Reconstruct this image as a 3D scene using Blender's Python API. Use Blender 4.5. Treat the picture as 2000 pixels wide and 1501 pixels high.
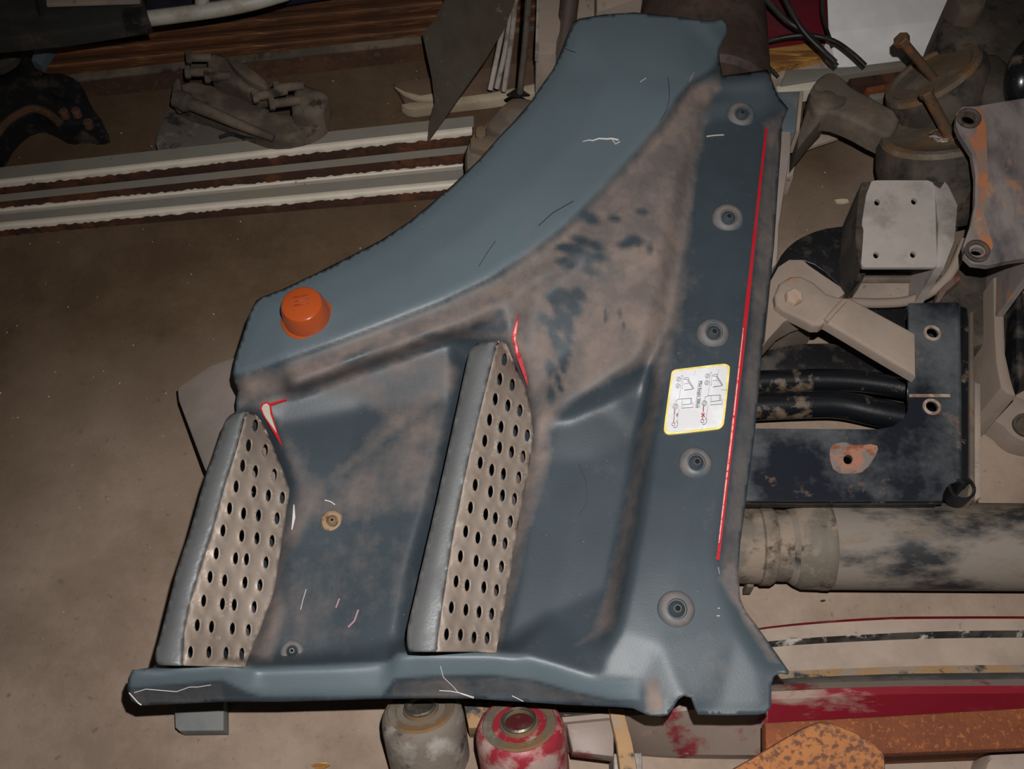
import bpy, bmesh, math, random
import numpy as np
from mathutils import Vector, Matrix
from mathutils.geometry import delaunay_2d_cdt, tessellate_polygon
random.seed(7)
for o in list(bpy.data.objects): bpy.data.objects.remove(o)
sc = bpy.context.scene
COL = sc.collection

# ---------------------------------------------------------------- camera
F = 2200.0; H = 1.5; PITCH = math.radians(62)
cd = bpy.data.cameras.new('camera'); cam = bpy.data.objects.new('camera', cd); COL.objects.link(cam)
cam.location = (0, 0, H); cam.rotation_euler = (math.radians(90) - PITCH, 0, 0)
cd.sensor_width = 36; cd.lens = 36 * F / 2000; cd.clip_start = 0.05
sc.camera = cam
RV = Vector((1, 0, 0)); UV = Vector((0, math.sin(PITCH), math.cos(PITCH))); FV = Vector((0, math.cos(PITCH), -math.sin(PITCH)))
CAM = Vector((0, 0, H))

# ---------------------------------------------------------------- world, flash, exposure
w = bpy.data.worlds.new('world'); sc.world = w; w.use_nodes = True
w.node_tree.nodes['Background'].inputs[0].default_value = (1.0, 0.86, 0.70, 1)
w.node_tree.nodes['Background'].inputs[1].default_value = 0.025
fl = bpy.data.lights.new('camera_flash', 'SPOT'); fo = bpy.data.objects.new('camera_flash', fl); COL.objects.link(fo)
fo.location = CAM + RV * 0.05 + UV * 0.105
aim = Vector((0.12, 0.48, 0.1)) - fo.location
fo.rotation_euler = aim.to_track_quat('-Z', 'Y').to_euler()
fl.energy = 108; fl.spot_size = math.radians(92); fl.spot_blend = 1.0; fl.shadow_soft_size = 0.008; fl.color = (1.0, 0.97, 0.95)
sc.view_settings.view_transform = 'Standard'; sc.view_settings.look = 'None'
sc.view_settings.gamma = 1; sc.view_settings.exposure = 0.0; sc.view_settings.use_curve_mapping = False

# ---------------------------------------------------------------- helpers
def ray(px, py): return FV + RV * ((px - 1000) / F) + UV * ((750.5 - py) / F)
def W(px, py, z=0.0):
    d = ray(px, py); t = (z - H) / d.z
    return CAM + d * t
def W3(p): return W(p[0], p[1], p[2])
class Plane:
    def __init__(s, a, b, c):
        a, b, c = W3(a), W3(b), W3(c); s.p = a; s.n = (b - a).cross(c - a).normalized()
        if s.n.z < 0: s.n = -s.n
    def at(s, px, py):
        d = ray(px, py); t = (s.p - CAM).dot(s.n) / d.dot(s.n); return CAM + d * t
def mpp(px, py, z): return (W(px, py, z) - CAM).dot(FV) / F          # metres per pixel there
def axis_img(dx, dy, r):                                             # axis seen at that direction, face foreshortened by r
    v = Vector((dx, dy)).normalized(); s = math.sqrt(1 - r * r)
    return (RV * v.x * s + UV * v.y * s - FV * r).normalized()

def chaikin(pts, n=1):
    for _ in range(n):
        q = []
        for i in range(len(pts)):
            a, b = pts[i], pts[(i + 1) % len(pts)]
            q.append(tuple(.75 * x + .25 * y for x, y in zip(a, b))); q.append(tuple(.25 * x + .75 * y for x, y in zip(a, b)))
        pts = q
    return pts
def spline(pts, n=6):
    out = []; P = [pts[0]] + list(pts) + [pts[-1]]
    for i in range(1, len(P) - 2):
        a, b, c, d = (np.array(P[j], float) for j in (i - 1, i, i + 1, i + 2))
        for k in range(n):
            t = k / n; out.append(tuple(.5 * ((2 * b) + (c - a) * t + (2 * a - 5 * b + 4 * c - d) * t * t + (3 * b - a - 3 * c + d) * t ** 3)))
    out.append(tuple(float(x) for x in pts[-1])); return out
def circ(cx, cy, rx, ry=None, n=16, rot=0):
    ry = ry or rx; c, s = math.cos(rot), math.sin(rot); o = []
    for i in range(n):
        a = 2 * math.pi * i / n; x, y = rx * math.cos(a), ry * math.sin(a); o.append((cx + x * c - y * s, cy + x * s + y * c))
    return o

def finish(bm, ang=0.6):
    bmesh.ops.recalc_face_normals(bm, faces=bm.faces)
    for f in bm.faces: f.smooth = True
    for e in bm.edges:
        if len(e.link_faces) == 2 and e.calc_face_angle(0) > ang: e.smooth = False
    return bm

def prism(pts, z=0.05, th=0.02, bev=0.003, holes=(), plane=None, rnd=0, seg=2):
    """outline in view at height z (or on a plane), with real thickness th ('floor' = down to the floor)"""
    if rnd: pts = chaikin(pts, rnd)
    def P(p):
        if plane: return plane.at(p[0], p[1])
        return W(p[0], p[1], p[2] if len(p) > 2 else z)
    loops = [[P(p) for p in pts]] + [[P(p) for p in h] for h in holes]
    nrm = plane.n if plane else Vector((0, 0, 1))
    low = (lambda v: Vector((v.x, v.y, 0.0008))) if th == 'floor' else (lambda v: v - nrm * th)
    bm = bmesh.new(); top = []; bot = []
    for L in loops:
        top.append([bm.verts.new(v) for v in L]); bot.append([bm.verts.new(low(v)) for v in L])
    if holes:
        tris = tessellate_polygon(loops); ft = [v for L in top for v in L]; fb = [v for L in bot for v in L]
        for t in tris:
            try: bm.faces.new([ft[i] for i in t]); bm.faces.new([fb[i] for i in reversed(t)])
            except ValueError: pass
    else:
        bm.faces.new(top[0]); bm.faces.new(list(reversed(bot[0])))
    for a, b in zip(top, bot):
        n = len(a)
        for i in range(n):
            j = (i + 1) % n; bm.faces.new([a[i], b[i], b[j], a[j]])
    bmesh.ops.recalc_face_normals(bm, faces=bm.faces)
    if bev and not holes:
        ts = set(top[0]); es = [e for e in bm.edges if e.verts[0] in ts and e.verts[1] in ts and len(e.link_faces) == 2]
        bmesh.ops.bevel(bm, geom=es, offset=bev, segments=seg, profile=.5, affect='EDGES', clamp_overlap=True)
        if th != 'floor': pass
    return finish(bm)

def basis(n):
    n = n.normalized(); a = Vector((0, 0, 1)) if abs(n.z) < .9 else Vector((1, 0, 0))
    x = n.cross(a).normalized(); return x, n.cross(x).normalized()
def lathe(p, axis, prof, seg=28, bm=None):
    """prof: (distance along axis, radius)"""
    bm = bm or bmesh.new(); x, y = basis(axis); axis = axis.normalized(); rings = []
    for h, r in prof:
        c = p + axis * h
        if r <= 1e-6: rings.append([bm.verts.new(c)])
        else: rings.append([bm.verts.new(c + (x * math.cos(2 * math.pi * k / seg) + y * math.sin(2 * math.pi * k / seg)) * r) for k in range(seg)])
    for a, b in zip(rings, rings[1:]):
        for k in range(seg):
            q = (k + 1) % seg
            if len(a) == 1 and len(b) == 1: continue
            if len(a) == 1: bm.faces.new([a[0], b[k], b[q]])
            elif len(b) == 1: bm.faces.new([a[k], b[0], a[q]])
            else: bm.faces.new([a[k], b[k], b[q], a[q]])
    for rg in (rings[0], rings[-1]):
        if len(rg) > 1 and prof[0] != prof[-1]: bm.faces.new(rg)
    return finish(bm)
def tube(pts, r, seg=10, world=False, n=5, sm=True):
    P = pts if world else [W3(p) for p in (spline(pts, n) if sm and len(pts) > 2 else pts)]
    rs = r if isinstance(r, (list, tuple)) else None
    bm = bmesh.new(); rings = []; x = None; m = len(P)
    for i, c in enumerate(P):
        t = (P[min(i + 1, m - 1)] - P[max(i - 1, 0)]).normalized()
        if x is None: x, _ = basis(t)
        x = (x - t * x.dot(t)).normalized(); y = t.cross(x)
        rr = r if rs is None else rs[0] + (rs[1] - rs[0]) * i / (m - 1)
        rings.append([bm.verts.new(c + (x * math.cos(2 * math.pi * k / seg) + y * math.sin(2 * math.pi * k / seg)) * rr) for k in range(seg)])
    for a, b in zip(rings, rings[1:]):
        for k in range(seg): bm.faces.new([a[k], b[k], b[(k + 1) % seg], a[(k + 1) % seg]])
    bm.faces.new(rings[0]); bm.faces.new(rings[-1])
    return finish(bm)
def loft(lines, th=0.003, n=1, skirt=False):
    """lines of (px,py,z); thickness goes down"""
    if n > 1: lines = [spline(l, n) for l in lines]
    bm = bmesh.new(); T = [[bm.verts.new(W3(p)) for p in l] for l in lines]
    B = [[bm.verts.new(Vector((v.co.x, v.co.y, 0.0008 if skirt else v.co.z - th))) for v in l] for l in T]
    R, C = len(T), len(T[0])
    for i in range(R - 1):
        for j in range(C - 1):
            bm.faces.new([T[i][j], T[i][j + 1], T[i + 1][j + 1], T[i + 1][j]]); bm.faces.new([B[i][j], B[i + 1][j], B[i + 1][j + 1], B[i][j + 1]])
    for j in range(C - 1):
        bm.faces.new([T[0][j], B[0][j], B[0][j + 1], T[0][j + 1]]); bm.faces.new([T[-1][j], T[-1][j + 1], B[-1][j + 1], B[-1][j]])
    for i in range(R - 1):
        bm.faces.new([T[i][0], T[i + 1][0], B[i + 1][0], B[i][0]]); bm.faces.new([T[i][-1], B[i][-1], B[i + 1][-1], T[i + 1][-1]])
    return finish(bm)
def hexhead(p, axis, r, h):
    return lathe(p, axis, [(-.001, 0), (-.001, r), (h * .8, r), (h, r * .88), (h, 0)], seg=6)
def bolt(p0, p1, r, hr, hh, headat=1):
    """shaft and head as one mesh; head at p1"""
    a = (p1 - p0).normalized(); L = (p1 - p0).length
    bm = lathe(p0, a, [(0, 0), (0, r), (L, r)], seg=14)
    lathe(p1, a, [(0, 0), (0, hr), (hh * .85, hr), (hh, hr * .85), (hh, 0)], seg=6, bm=bm)
    return bm
def join(*bms):
    out = bmesh.new()
    for b in bms:
        me = bpy.data.meshes.new('tmp'); b.to_mesh(me); out.from_mesh(me); bpy.data.meshes.remove(me)
    return out

# ---------------------------------------------------------------- materials
def lin(c): return tuple(((x / 255) / 12.92 if x <= 10 else ((x / 255 + .055) / 1.055) ** 2.4) for x in c) + (1,)
def mat(name, c1, c2=None, c3=None, s2=9, t2=.52, w2=.06, s3=60, t3=.62, rough=.6, metal=0, bump=.3, bs=90, stretch=None, attr=None, spec=.4, coat=0):
    m = bpy.data.materials.new(name); m.use_nodes = True; N = m.node_tree.nodes; L = m.node_tree.links; b = N['Principled BSDF']
    tc = N.new('ShaderNodeTexCoord'); mp = N.new('ShaderNodeMapping'); L.new(tc.outputs['Object'], mp.inputs[0])
    if stretch: mp.inputs['Scale'].default_value = stretch[0]; mp.inputs['Rotation'].default_value = stretch[1]
    def noise(s, det=6, ro=.6, off=0):
        n = N.new('ShaderNodeTexNoise'); n.inputs['Scale'].default_value = s; n.inputs['Detail'].default_value = det; n.inputs['Roughness'].default_value = ro
        if off:
            v = N.new('ShaderNodeVectorMath'); v.operation = 'ADD'; v.inputs[1].default_value = (off, off * 1.7, off * .3); L.new(mp.outputs[0], v.inputs[0]); L.new(v.outputs[0], n.inputs['Vector'])
        else: L.new(mp.outputs[0], n.inputs['Vector'])
        return n.outputs['Fac']
    def ramp(f, t, wd):
        r = N.new('ShaderNodeMapRange'); r.inputs['From Min'].default_value = t - wd; r.inputs['From Max'].default_value = t + wd; L.new(f, r.inputs['Value']); return r.outputs[0]
    def mix(f, a, c):
        x = N.new('ShaderNodeMix'); x.data_type = 'RGBA'; L.new(f, x.inputs[0])
        if isinstance(a, tuple): x.inputs[6].default_value = a
        else: L.new(a, x.inputs[6])
        if isinstance(c, tuple): x.inputs[7].default_value = c
        else: L.new(c, x.inputs[7])
        return x.outputs[2]
    col = lin(c1); rg = None
    vr = mix(noise(25, 8, .65, 3.1), tuple(v * .78 for v in col[:3]) + (1,), tuple(min(1, v * 1.18) for v in col[:3]) + (1,)); col = vr
    if c2:
        f2 = ramp(noise(s2, 7, .62, 7.7), t2, w2); col = mix(f2, col, lin(c2)); rg = f2
    if c3:
        f3 = ramp(noise(s3, 5, .65, 12.3), t3, .05); col = mix(f3, col, lin(c3))
    L.new(col, b.inputs['Base Color']); b.inputs['Metallic'].default_value = metal
    b.inputs['Specular IOR Level'].default_value = spec
    if coat: b.inputs['Coat Weight'].default_value = coat; b.inputs['Coat Roughness'].default_value = .15
    if rg is not None:
        r = N.new('ShaderNodeMapRange'); r.inputs['To Min'].default_value = rough; r.inputs['To Max'].default_value = max(rough, .8); L.new(rg, r.inputs['Value']); L.new(r.outputs[0], b.inputs['Roughness'])
    else: b.inputs['Roughness'].default_value = rough
    if bump:
        bp = N.new('ShaderNodeBump'); bp.inputs['Strength'].default_value = bump; bp.inputs['Distance'].default_value = .002
        L.new(noise(bs, 6, .7, 1.3), bp.inputs['Height']); L.new(bp.outputs[0], b.inputs['Normal'])
    return m

DUST = (140, 122, 110)
m_dustmetal = mat('dusty_grey_metal', (130, 118, 108), (150, 134, 121), (95, 82, 70), s2=6, t3=.66, rough=.85, bump=.25)
m_tan = mat('tan_dusted_arm', (142, 127, 115), (130, 115, 103), (150, 105, 70), s2=5, t3=.70, s3=22, rough=.9, bump=.2)
m_darkcast = mat('dark_dirty_casting', (56, 49, 43), (78, 68, 58), (36, 32, 29), s2=12, t3=.6, s3=30, rough=.8, bump=.8, bs=60)
m_browncast = mat('brown_dusty_casting', (88, 77, 67), (106, 94, 82), (104, 78, 52), s2=10, t3=.62, s3=24, rough=.85, bump=.7, bs=60)
m_brake = mat('dark_brown_casting', (70, 61, 52), (98, 85, 72), (44, 35, 29), s2=10, t3=.62, s3=24, rough=.85, bump=.7, bs=60)
m_rustcast = mat('rust_tinged_casting', (94, 84, 71), (112, 84, 54), (114, 104, 92), s2=12, t2=.52, t3=.6, s3=25, rough=.85, bump=.8, bs=70)
m_paledust = mat('pale_stained_casting', (112, 102, 92), (150, 145, 138), (48, 45, 44), s2=16, t2=.58, s3=26, t3=.62, rough=.8, bump=.6)
m_brakefoot = mat('stained_casting_foot', (84, 76, 68), (116, 112, 106), (40, 38, 38), s2=16, t2=.60, s3=26, t3=.6, rough=.8, bump=.6)
m_rustbrown = mat('dull_brown_rust', (84, 56, 40), (66, 46, 34), (100, 66, 46), s2=16, t2=.5, s3=90, rough=.85, bump=.7)
m_black = mat('oily_black_metal', (24, 24, 26), (66, 60, 53), (50, 46, 42), s2=14, t2=.60, rough=.35, bump=.5, spec=.5)
m_blackgloss = mat('glossy_black_paint', (18, 20, 24), (96, 80, 62), (84, 78, 72), s2=18, t2=.60, w2=.04, s3=55, t3=.68, rough=.28, bump=.12, spec=.7, coat=.4)
m_lbracket = mat('worn_black_bracket_paint', (26, 30, 38), (76, 80, 82), (112, 90, 76), s2=9, t2=.55, w2=.12, s3=20, t3=.68, rough=.3, bump=.2, spec=.6, coat=.3)
m_shaft = mat('scuffed_driveshaft_paint', (44, 44, 46), (118, 109, 100), (112, 98, 80), s2=13, t2=.46, w2=.08, s3=16, t3=.58, rough=.42, bump=.3, stretch=((.6, 1.3, 1.3), (0, 0, 0)), spec=.5)
m_shaftend = mat('dusty_shaft_collar', (98, 90, 80), (128, 114, 100), (70, 58, 48), s2=18, t2=.5, s3=30, t3=.6, rough=.7, bump=.6)
m_maroon = mat('chipped_maroon_paint', (116, 26, 38), (140, 118, 108), (122, 44, 52), s2=12, t2=.58, w2=.05, s3=40, t3=.66, rough=.28, bump=.1, stretch=((.5, 1.6, 1), (0, 0, 0)), coat=.3)
m_maroonmix = mat('dusty_maroon_paint', (126, 111, 101), (118, 30, 42), (150, 120, 110), s2=9, t2=.56, w2=.03, s3=40, t3=.66, rough=.5, bump=.1)
m_redbush = mat('worn_red_bushing_paint', (138, 40, 50), (156, 134, 126), (168, 112, 106), s2=16, t2=.53, w2=.05, s3=40, t3=.62, rough=.4, bump=.3)
m_beamdust = mat('dust_covered_beam', (152, 136, 122), (138, 122, 110), (88, 80, 74), s2=8, s3=30, t3=.70, rough=.85, bump=.15)
m_groove = mat('black_and_white_scuffed_groove', (70, 66, 62), (24, 26, 28), (190, 188, 182), s2=20, t2=.48, s3=30, t3=.6, rough=.6, bump=.3)
m_rustline = mat('flaking_rust_line', (156, 124, 88), (140, 128, 116), (56, 56, 56), s2=30, t2=.55, s3=26, t3=.6, rough=.85, bump=.6)
m_greyline = mat('grey_dusted_lip', (112, 108, 104), (80, 82, 84), None, s2=20, rough=.6)
m_rust = mat('orange_rust', (122, 66, 34), (98, 52, 30), (146, 84, 44), s2=10, t2=.52, w2=.12, s3=170, t3=.6, rough=.75, bump=.8, bs=160)
m_rustplate = mat('mottled_orange_rust', (160, 104, 62), (132, 86, 58), (100, 68, 52), s2=12, t2=.58, w2=.05, s3=110, t3=.53, rough=.9, bump=.8, bs=100)
m_rustdark = mat('dark_brown_rust', (58, 34, 24), (88, 50, 28), (34, 24, 20), s2=20, t2=.55, s3=60, rough=.9, bump=.9, bs=120)
m_rail = mat('dull_grey_rail_paint', (118, 114, 106), (120, 112, 98), (108, 66, 42), s2=10, s3=20, t3=.72, rough=.6, bump=.15)
m_cream = mat('chipped_cream_paint', (202, 192, 176), (104, 62, 38), (120, 70, 40), s2=22, t2=.66, w2=.02, s3=30, t3=.72, rough=.5, bump=.2)
m_creamedge = mat('clean_cream_strip', (168, 154, 132), (142, 126, 106), None, rough=.7, bump=.1)
m_wood = mat('orange_brown_board', (112, 70, 42), (74, 50, 34), (140, 92, 52), s2=7, t2=.5, w2=.15, s3=14, t3=.6, rough=.7, bump=.4, stretch=((.6, 8, 6), (0, 0, math.radians(-12))))
m_yellowwood = mat('splintered_yellow_wood', (176, 128, 62), (116, 74, 36), (200, 160, 96), s2=10, t2=.5, s3=24, rough=.8, bump=.8, stretch=((.7, 9, 4), (0, 0, math.radians(-14))))
m_steelsheet = mat('weathered_steel_sheet', (90, 84, 73), (72, 62, 52), (120, 114, 104), s2=7, t2=.52, w2=.12, s3=50, t3=.68, rough=.5, metal=.1, bump=.15)
m_rod = mat('pale_grey_rod', (168, 158, 150), (120, 108, 98), None, s2=30, rough=.5, metal=.2, bump=.1)
m_white = mat('white_board', (226, 224, 222), (212, 209, 208), (170, 166, 162), s2=4, s3=18, t3=.74, rough=.5, bump=.05)
m_whitetube = mat('white_tube_paint', (168, 164, 152), (140, 130, 116), (96, 84, 72), s2=12, s3=30, t3=.68, rough=.5, bump=.1)
m_navy = mat('dark_navy_paint', (22, 26, 44), (34, 34, 42), None, rough=.5)
m_maroonplate = mat('dark_red_plate', (98, 22, 34), (84, 24, 34), None, rough=.5)
m_cable = mat('black_rubber_cable', (22, 21, 21), (44, 40, 36), None, s2=20, rough=.5)
m_tank = mat('dark_brown_drum', (62, 48, 42), (84, 66, 56), (50, 48, 50), s2=9, t2=.55, w2=.15, s3=30, t3=.6, rough=.6, bump=.3, stretch=((2, 2, .5), (0, 0, 0)))
m_bolt = mat('rusty_brown_bolt', (98, 76, 58), (128, 84, 50), (70, 62, 52), s2=30, s3=50, rough=.7, metal=.2, bump=.6)
m_boltdust = mat('rust_spotted_bolt_head', (160, 140, 124), (156, 106, 74), None, s2=90, t2=.6, rough=.75, bump=.4)
m_bracketgrey = mat('grey_primed_bracket', (158, 149, 143), (118, 110, 102), (150, 144, 138), s2=7, t2=.60, w2=.06, rough=.6, bump=.15)
m_bracketrust = mat('grey_and_orange_rusted_bracket', (128, 118, 114), (64, 60, 64), (176, 118, 74), s2=9, t2=.56, w2=.1, s3=11, t3=.62, rough=.55, bump=.3, stretch=((1.6, .7, 1), (0, 0, 0)))
m_orangerust = mat('bright_orange_rust', (164, 100, 64), (128, 104, 90), (140, 120, 106), s2=26, t2=.5, s3=30, rough=.8, bump=.3)
m_holering = mat('pale_worn_hole_rim', (158, 142, 130), (120, 96, 80), None, s2=60, rough=.6)
m_washer = mat('white_corroded_washer', (196, 186, 178), (90, 60, 42), (130, 84, 52), s2=80, t2=.5, s3=100, rough=.8, bump=1, bs=200)
m_corner = mat('steel_sleeve', (110, 106, 96), (80, 76, 66), None, s2=20, rough=.3, metal=.7)
m_beam = mat('dark_greasy_frame_beam', (44, 45, 44), (62, 56, 46), (90, 64, 40), s2=9, t2=.56, s3=22, t3=.70, rough=.6, bump=.4)
m_bluegrey = mat('blue_grey_paint', (86, 96, 102), (112, 112, 110), None, s2=10, rough=.5)
m_flap = mat('pale_grey_dusty_flap', (140, 128, 120), (124, 114, 108), (96, 98, 102), s2=5, s3=9, t3=.68, rough=.8, bump=.12)
m_tread = mat('worn_aluminium_tread', (158, 144, 132), (132, 118, 107), (170, 160, 150), s2=11, t2=.52, w2=.12, s3=60, t3=.66, rough=.5, metal=.25, bump=.1)
m_nosing = mat('grey_aluminium_nosing', (120, 122, 123), (104, 104, 105), (124, 98, 78), s2=14, t2=.55, w2=.12, s3=18, t3=.74, rough=.45, metal=.45, bump=.25, bs=300)
m_seat = mat('panel_grey_moulding', (76, 84, 89), (108, 100, 96), None, s2=30, t2=.5, w2=.15, rough=.4, bump=.1)
m_hub = mat('dark_rubber_hub', (62, 69, 74), None, None, rough=.35, bump=.05)
m_rusthub = mat('rusty_hub', (150, 124, 96), (96, 68, 44), None, s2=60, rough=.7)
m_red = mat('red_paint_line', (176, 24, 36), (150, 24, 34), None, s2=60, rough=.4, bump=0)
m_pink = mat('worn_pale_red_paint', (222, 160, 152), (176, 40, 50), None, s2=120, t2=.56, rough=.5, bump=0)
m_cut = mat('bare_cream_plastic', (186, 178, 164), None, None, rough=.7, bump=0)
m_scratch = mat('white_scratch', (206, 200, 200), None, None, rough=.6, bump=0)
m_pinkscr = mat('pink_scuff', (160, 118, 130), None, None, rough=.6, bump=0)
m_darkscr = mat('dark_scratch', (40, 48, 56), None, None, rough=.6, bump=0)
m_decal = mat('white_decal', (224, 224, 228), (206, 206, 208), None, s2=20, rough=.35, bump=0)
m_yellow = mat('yellow_decal_border', (226, 206, 120), (236, 220, 150), None, s2=80, rough=.4, bump=0)
m_ink = mat('grey_ink', (96, 100, 102), None, None, rough=.6, bump=0)
m_inkred = mat('red_ink', (186, 24, 50), None, None, rough=.6, bump=0)
m_chip = mat('pale_paper_chip', (176, 160, 138), None, None, rough=.8)
m_void = mat('hole_shade_black', (14, 12, 11), None, None, rough=.9, bump=0)
m_boardbrown = mat('brown_dirty_board', (96, 76, 60), (80, 62, 50), None, s2=8, rough=.9)
# amber lens
m_amber = bpy.data.materials.new('amber_lens'); m_amber.use_nodes = True
_b = m_amber.node_tree.nodes['Principled BSDF']; _b.inputs['Base Color'].default_value = lin((176, 80, 36)); _b.inputs['Roughness'].default_value = .18
_b.inputs['Subsurface Weight'].default_value = .25; _b.inputs['Subsurface Radius'].default_value = (.02, .006, .002); _b.inputs['Subsurface Scale'].default_value = .5
_b.inputs['Transmission Weight'].default_value = .15
m_amberdark = mat('dusty_amber_face', (140, 52, 30), (150, 84, 60), None, s2=60, rough=.3, bump=.1)

# ---------------------------------------------------------------- things
class Thing:
    def __init__(s, name, label, cat, group=None, kind=None):
        s.name, s.label, s.cat, s.group, s.kind, s.parts = name, label, cat, group, kind, []
    def add(s, name, bm, m, parent=None, label=None, stuff=False):
        me = bpy.data.meshes.new(name); bm.to_mesh(me); bm.free(); me.materials.append(m)
        o = bpy.data.objects.new(name, me); COL.objects.link(o)
        if label: o['label'] = label
        if stuff: o['kind'] = 'stuff'
        s.parts.append((o, parent)); return o
    def done(s):
        cs = [v.co for o, _ in s.parts for v in o.data.vertices]
        L = Vector((sum(min(c[i] for c in cs) + max(c[i] for c in cs) for _ in (0,)) / 2 for i in (0, 1)).__iter__()) if False else None
        mn = [min(c[i] for c in cs) for i in range(3)]; mx = [max(c[i] for c in cs) for i in range(3)]
        L = Vector(((mn[0] + mx[0]) / 2, (mn[1] + mx[1]) / 2, mn[2]))
        for o, _ in s.parts: o.data.transform(Matrix.Translation(-L))
        if len(s.parts) == 1: root = s.parts[0][0]; root.name = s.name
        else:
            root = bpy.data.objects.new(s.name, None); COL.objects.link(root); root.empty_display_size = .05
            for o, p in s.parts: o.parent = p or root
        root.location = L
        if s.kind: root['kind'] = s.kind
        if s.kind != 'structure' :
            root['label'] = s.label; root['category'] = s.cat
            if s.group: root['group'] = s.group
        return root
def single(name, label, cat, bm, m, group=None, kind=None):
    t = Thing(name, label, cat, group, kind); t.add(name, bm, m); return t.done()

# ================================================================= floor
m_floor = bpy.data.materials.new('dirty_concrete_floor'); m_floor.use_nodes = True
N = m_floor.node_tree.nodes; L_ = m_floor.node_tree.links; pb = N['Principled BSDF']
tc = N.new('ShaderNodeTexCoord')
def nz(s, d=7, r=.6, v=None):
    n = N.new('ShaderNodeTexNoise'); n.inputs['Scale'].default_value = s; n.inputs['Detail'].default_value = d; n.inputs['Roughness'].default_value = r
    L_.new(v or tc.outputs['Object'], n.inputs['Vector']); return n.outputs['Fac']
def mr(f, a, b, c=0, d=1):
    n = N.new('ShaderNodeMapRange'); L_.new(f, n.inputs['Value'])
    for k, v in zip(('From Min', 'From Max', 'To Min', 'To Max'), (a, b, c, d)): n.inputs[k].default_value = v
    return n.outputs[0]
def mx(f, a, b):
    n = N.new('ShaderNodeMix'); n.data_type = 'RGBA'; L_.new(f, n.inputs[0])
    for i, q in ((6, a), (7, b)):
        if isinstance(q, tuple): n.inputs[i].default_value = q
        else: L_.new(q, n.inputs[i])
    return n.outputs[2]
def ma(op, a, b):
    n = N.new('ShaderNodeMath'); n.operation = op
    for i, q in ((0, a), (1, b)):
        if isinstance(q, (int, float)): n.inputs[i].default_value = q
        else: L_.new(q, n.inputs[i])
    return n.outputs[0]
sp = N.new('ShaderNodeSeparateXYZ'); L_.new(tc.outputs['Object'], sp.inputs[0])
# oily brown ground dirt further in, pale dust nearer: a stain with an uneven edge
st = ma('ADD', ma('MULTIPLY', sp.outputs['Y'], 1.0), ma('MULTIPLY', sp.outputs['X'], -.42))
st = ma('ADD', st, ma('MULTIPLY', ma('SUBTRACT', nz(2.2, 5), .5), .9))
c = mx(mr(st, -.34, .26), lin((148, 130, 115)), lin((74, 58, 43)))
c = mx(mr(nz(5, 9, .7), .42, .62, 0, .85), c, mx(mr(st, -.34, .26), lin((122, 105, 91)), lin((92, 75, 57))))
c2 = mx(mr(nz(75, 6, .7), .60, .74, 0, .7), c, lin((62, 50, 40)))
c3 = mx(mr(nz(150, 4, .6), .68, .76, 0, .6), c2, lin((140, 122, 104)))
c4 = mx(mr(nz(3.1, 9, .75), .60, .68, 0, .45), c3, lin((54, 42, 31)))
L_.new(c4, pb.inputs['Base Color']); pb.inputs['Roughness'].default_value = .9; pb.inputs['Specular IOR Level'].default_value = .2
bp = N.new('ShaderNodeBump'); bp.inputs['Strength'].default_value = .45; bp.inputs['Distance'].default_value = .004
L_.new(nz(45, 8, .7), bp.inputs['Height']); L_.new(bp.outputs[0], pb.inputs['Normal'])
bm = bmesh.new(); bmesh.ops.create_grid(bm, x_segments=2, y_segments=2, size=3.5)
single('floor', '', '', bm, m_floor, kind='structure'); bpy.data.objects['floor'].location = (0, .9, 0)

# ================================================================= the step panel
OUT = [(1120,43,.275),(1110,67,.272),(1096,103,.268),(1079,137,.264),(1060,163,.262),(1036,199,.26),(1007,233,.258),(973,269,.256),(935,312,.255),(885,360,.252),(845,395,.25),(800,432,.248),(745,468,.245),(684,500,.242),(620,532,.238),(553,564,.234),(510,580,.23),(500,587,.228),
 (489,607,.228),(473,657,.228),(460,697,.23),(454,729,.232),(456,742,.222),(465,764,.206),(461,783,.2),(462,800,.196),(452,860,.19),(420,960,.186),(390,1060,.184),(352,1180,.182),(325,1265,.184),(300,1302,.205),
 (258,1308,.225),(250,1325,.215),(248,1345,.205),(256,1368,.19),(275,1378,.182),(350,1374,.182),(435,1370,.182),(550,1370,.18),(650,1367,.18),(750,1364,.182),(850,1363,.184),(925,1364,.184),(1020,1370,.186),(1110,1376,.19),(1200,1380,.205),(1236,1382,0.222),(1254,1390,0.227),(1268,1396,0.229),(1288,1398,0.230),(1304,1396,0.230),(1314,1384,0.233),(1324,1366,0.238),(1336,1358,0.241),(1350,1362,0.239),(1358,1384,0.233),(1364,1395,0.230),(1424,1396,0.230),(1480,1395,0.230),(1496,1392,0.230),(1506,1380,0.232),(1507,1336,0.235),(1512,1320,0.237),(1524,1313,0.238),(1540,1316,0.236),(1541,1310,0.238),
 (1520,1280,0.230),(1480,1224,0.234),(1456,1192,0.236),(1446,1168,0.237),(1442,1120,0.238),(1446,1060,0.227),(1457,978,0.228),(1466,910,0.228),(1475,840,0.228),(1482,765,0.228),(1490,668,0.228),(1500,592,0.228),(1508,518,0.228),(1512,480,0.228),(1520,360,0.228),(1526,280,.228),(1525,256,.228),(1530,236,.226),(1540,212,.224),(1520,188,.235),(1512,168,.24),(1504,144,.238),(1498,136,.235),(1455,142,.236),(1412,148,.238),(1406,120,.25),(1404,96,.258),(1410,84,.258),(1420,68,.25),(1422,52,.25),(1416,38,.262),(1380,40,.27),(1320,32,.276),(1240,24,.28),(1180,28,.28),(1132,36,.278)]
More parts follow.
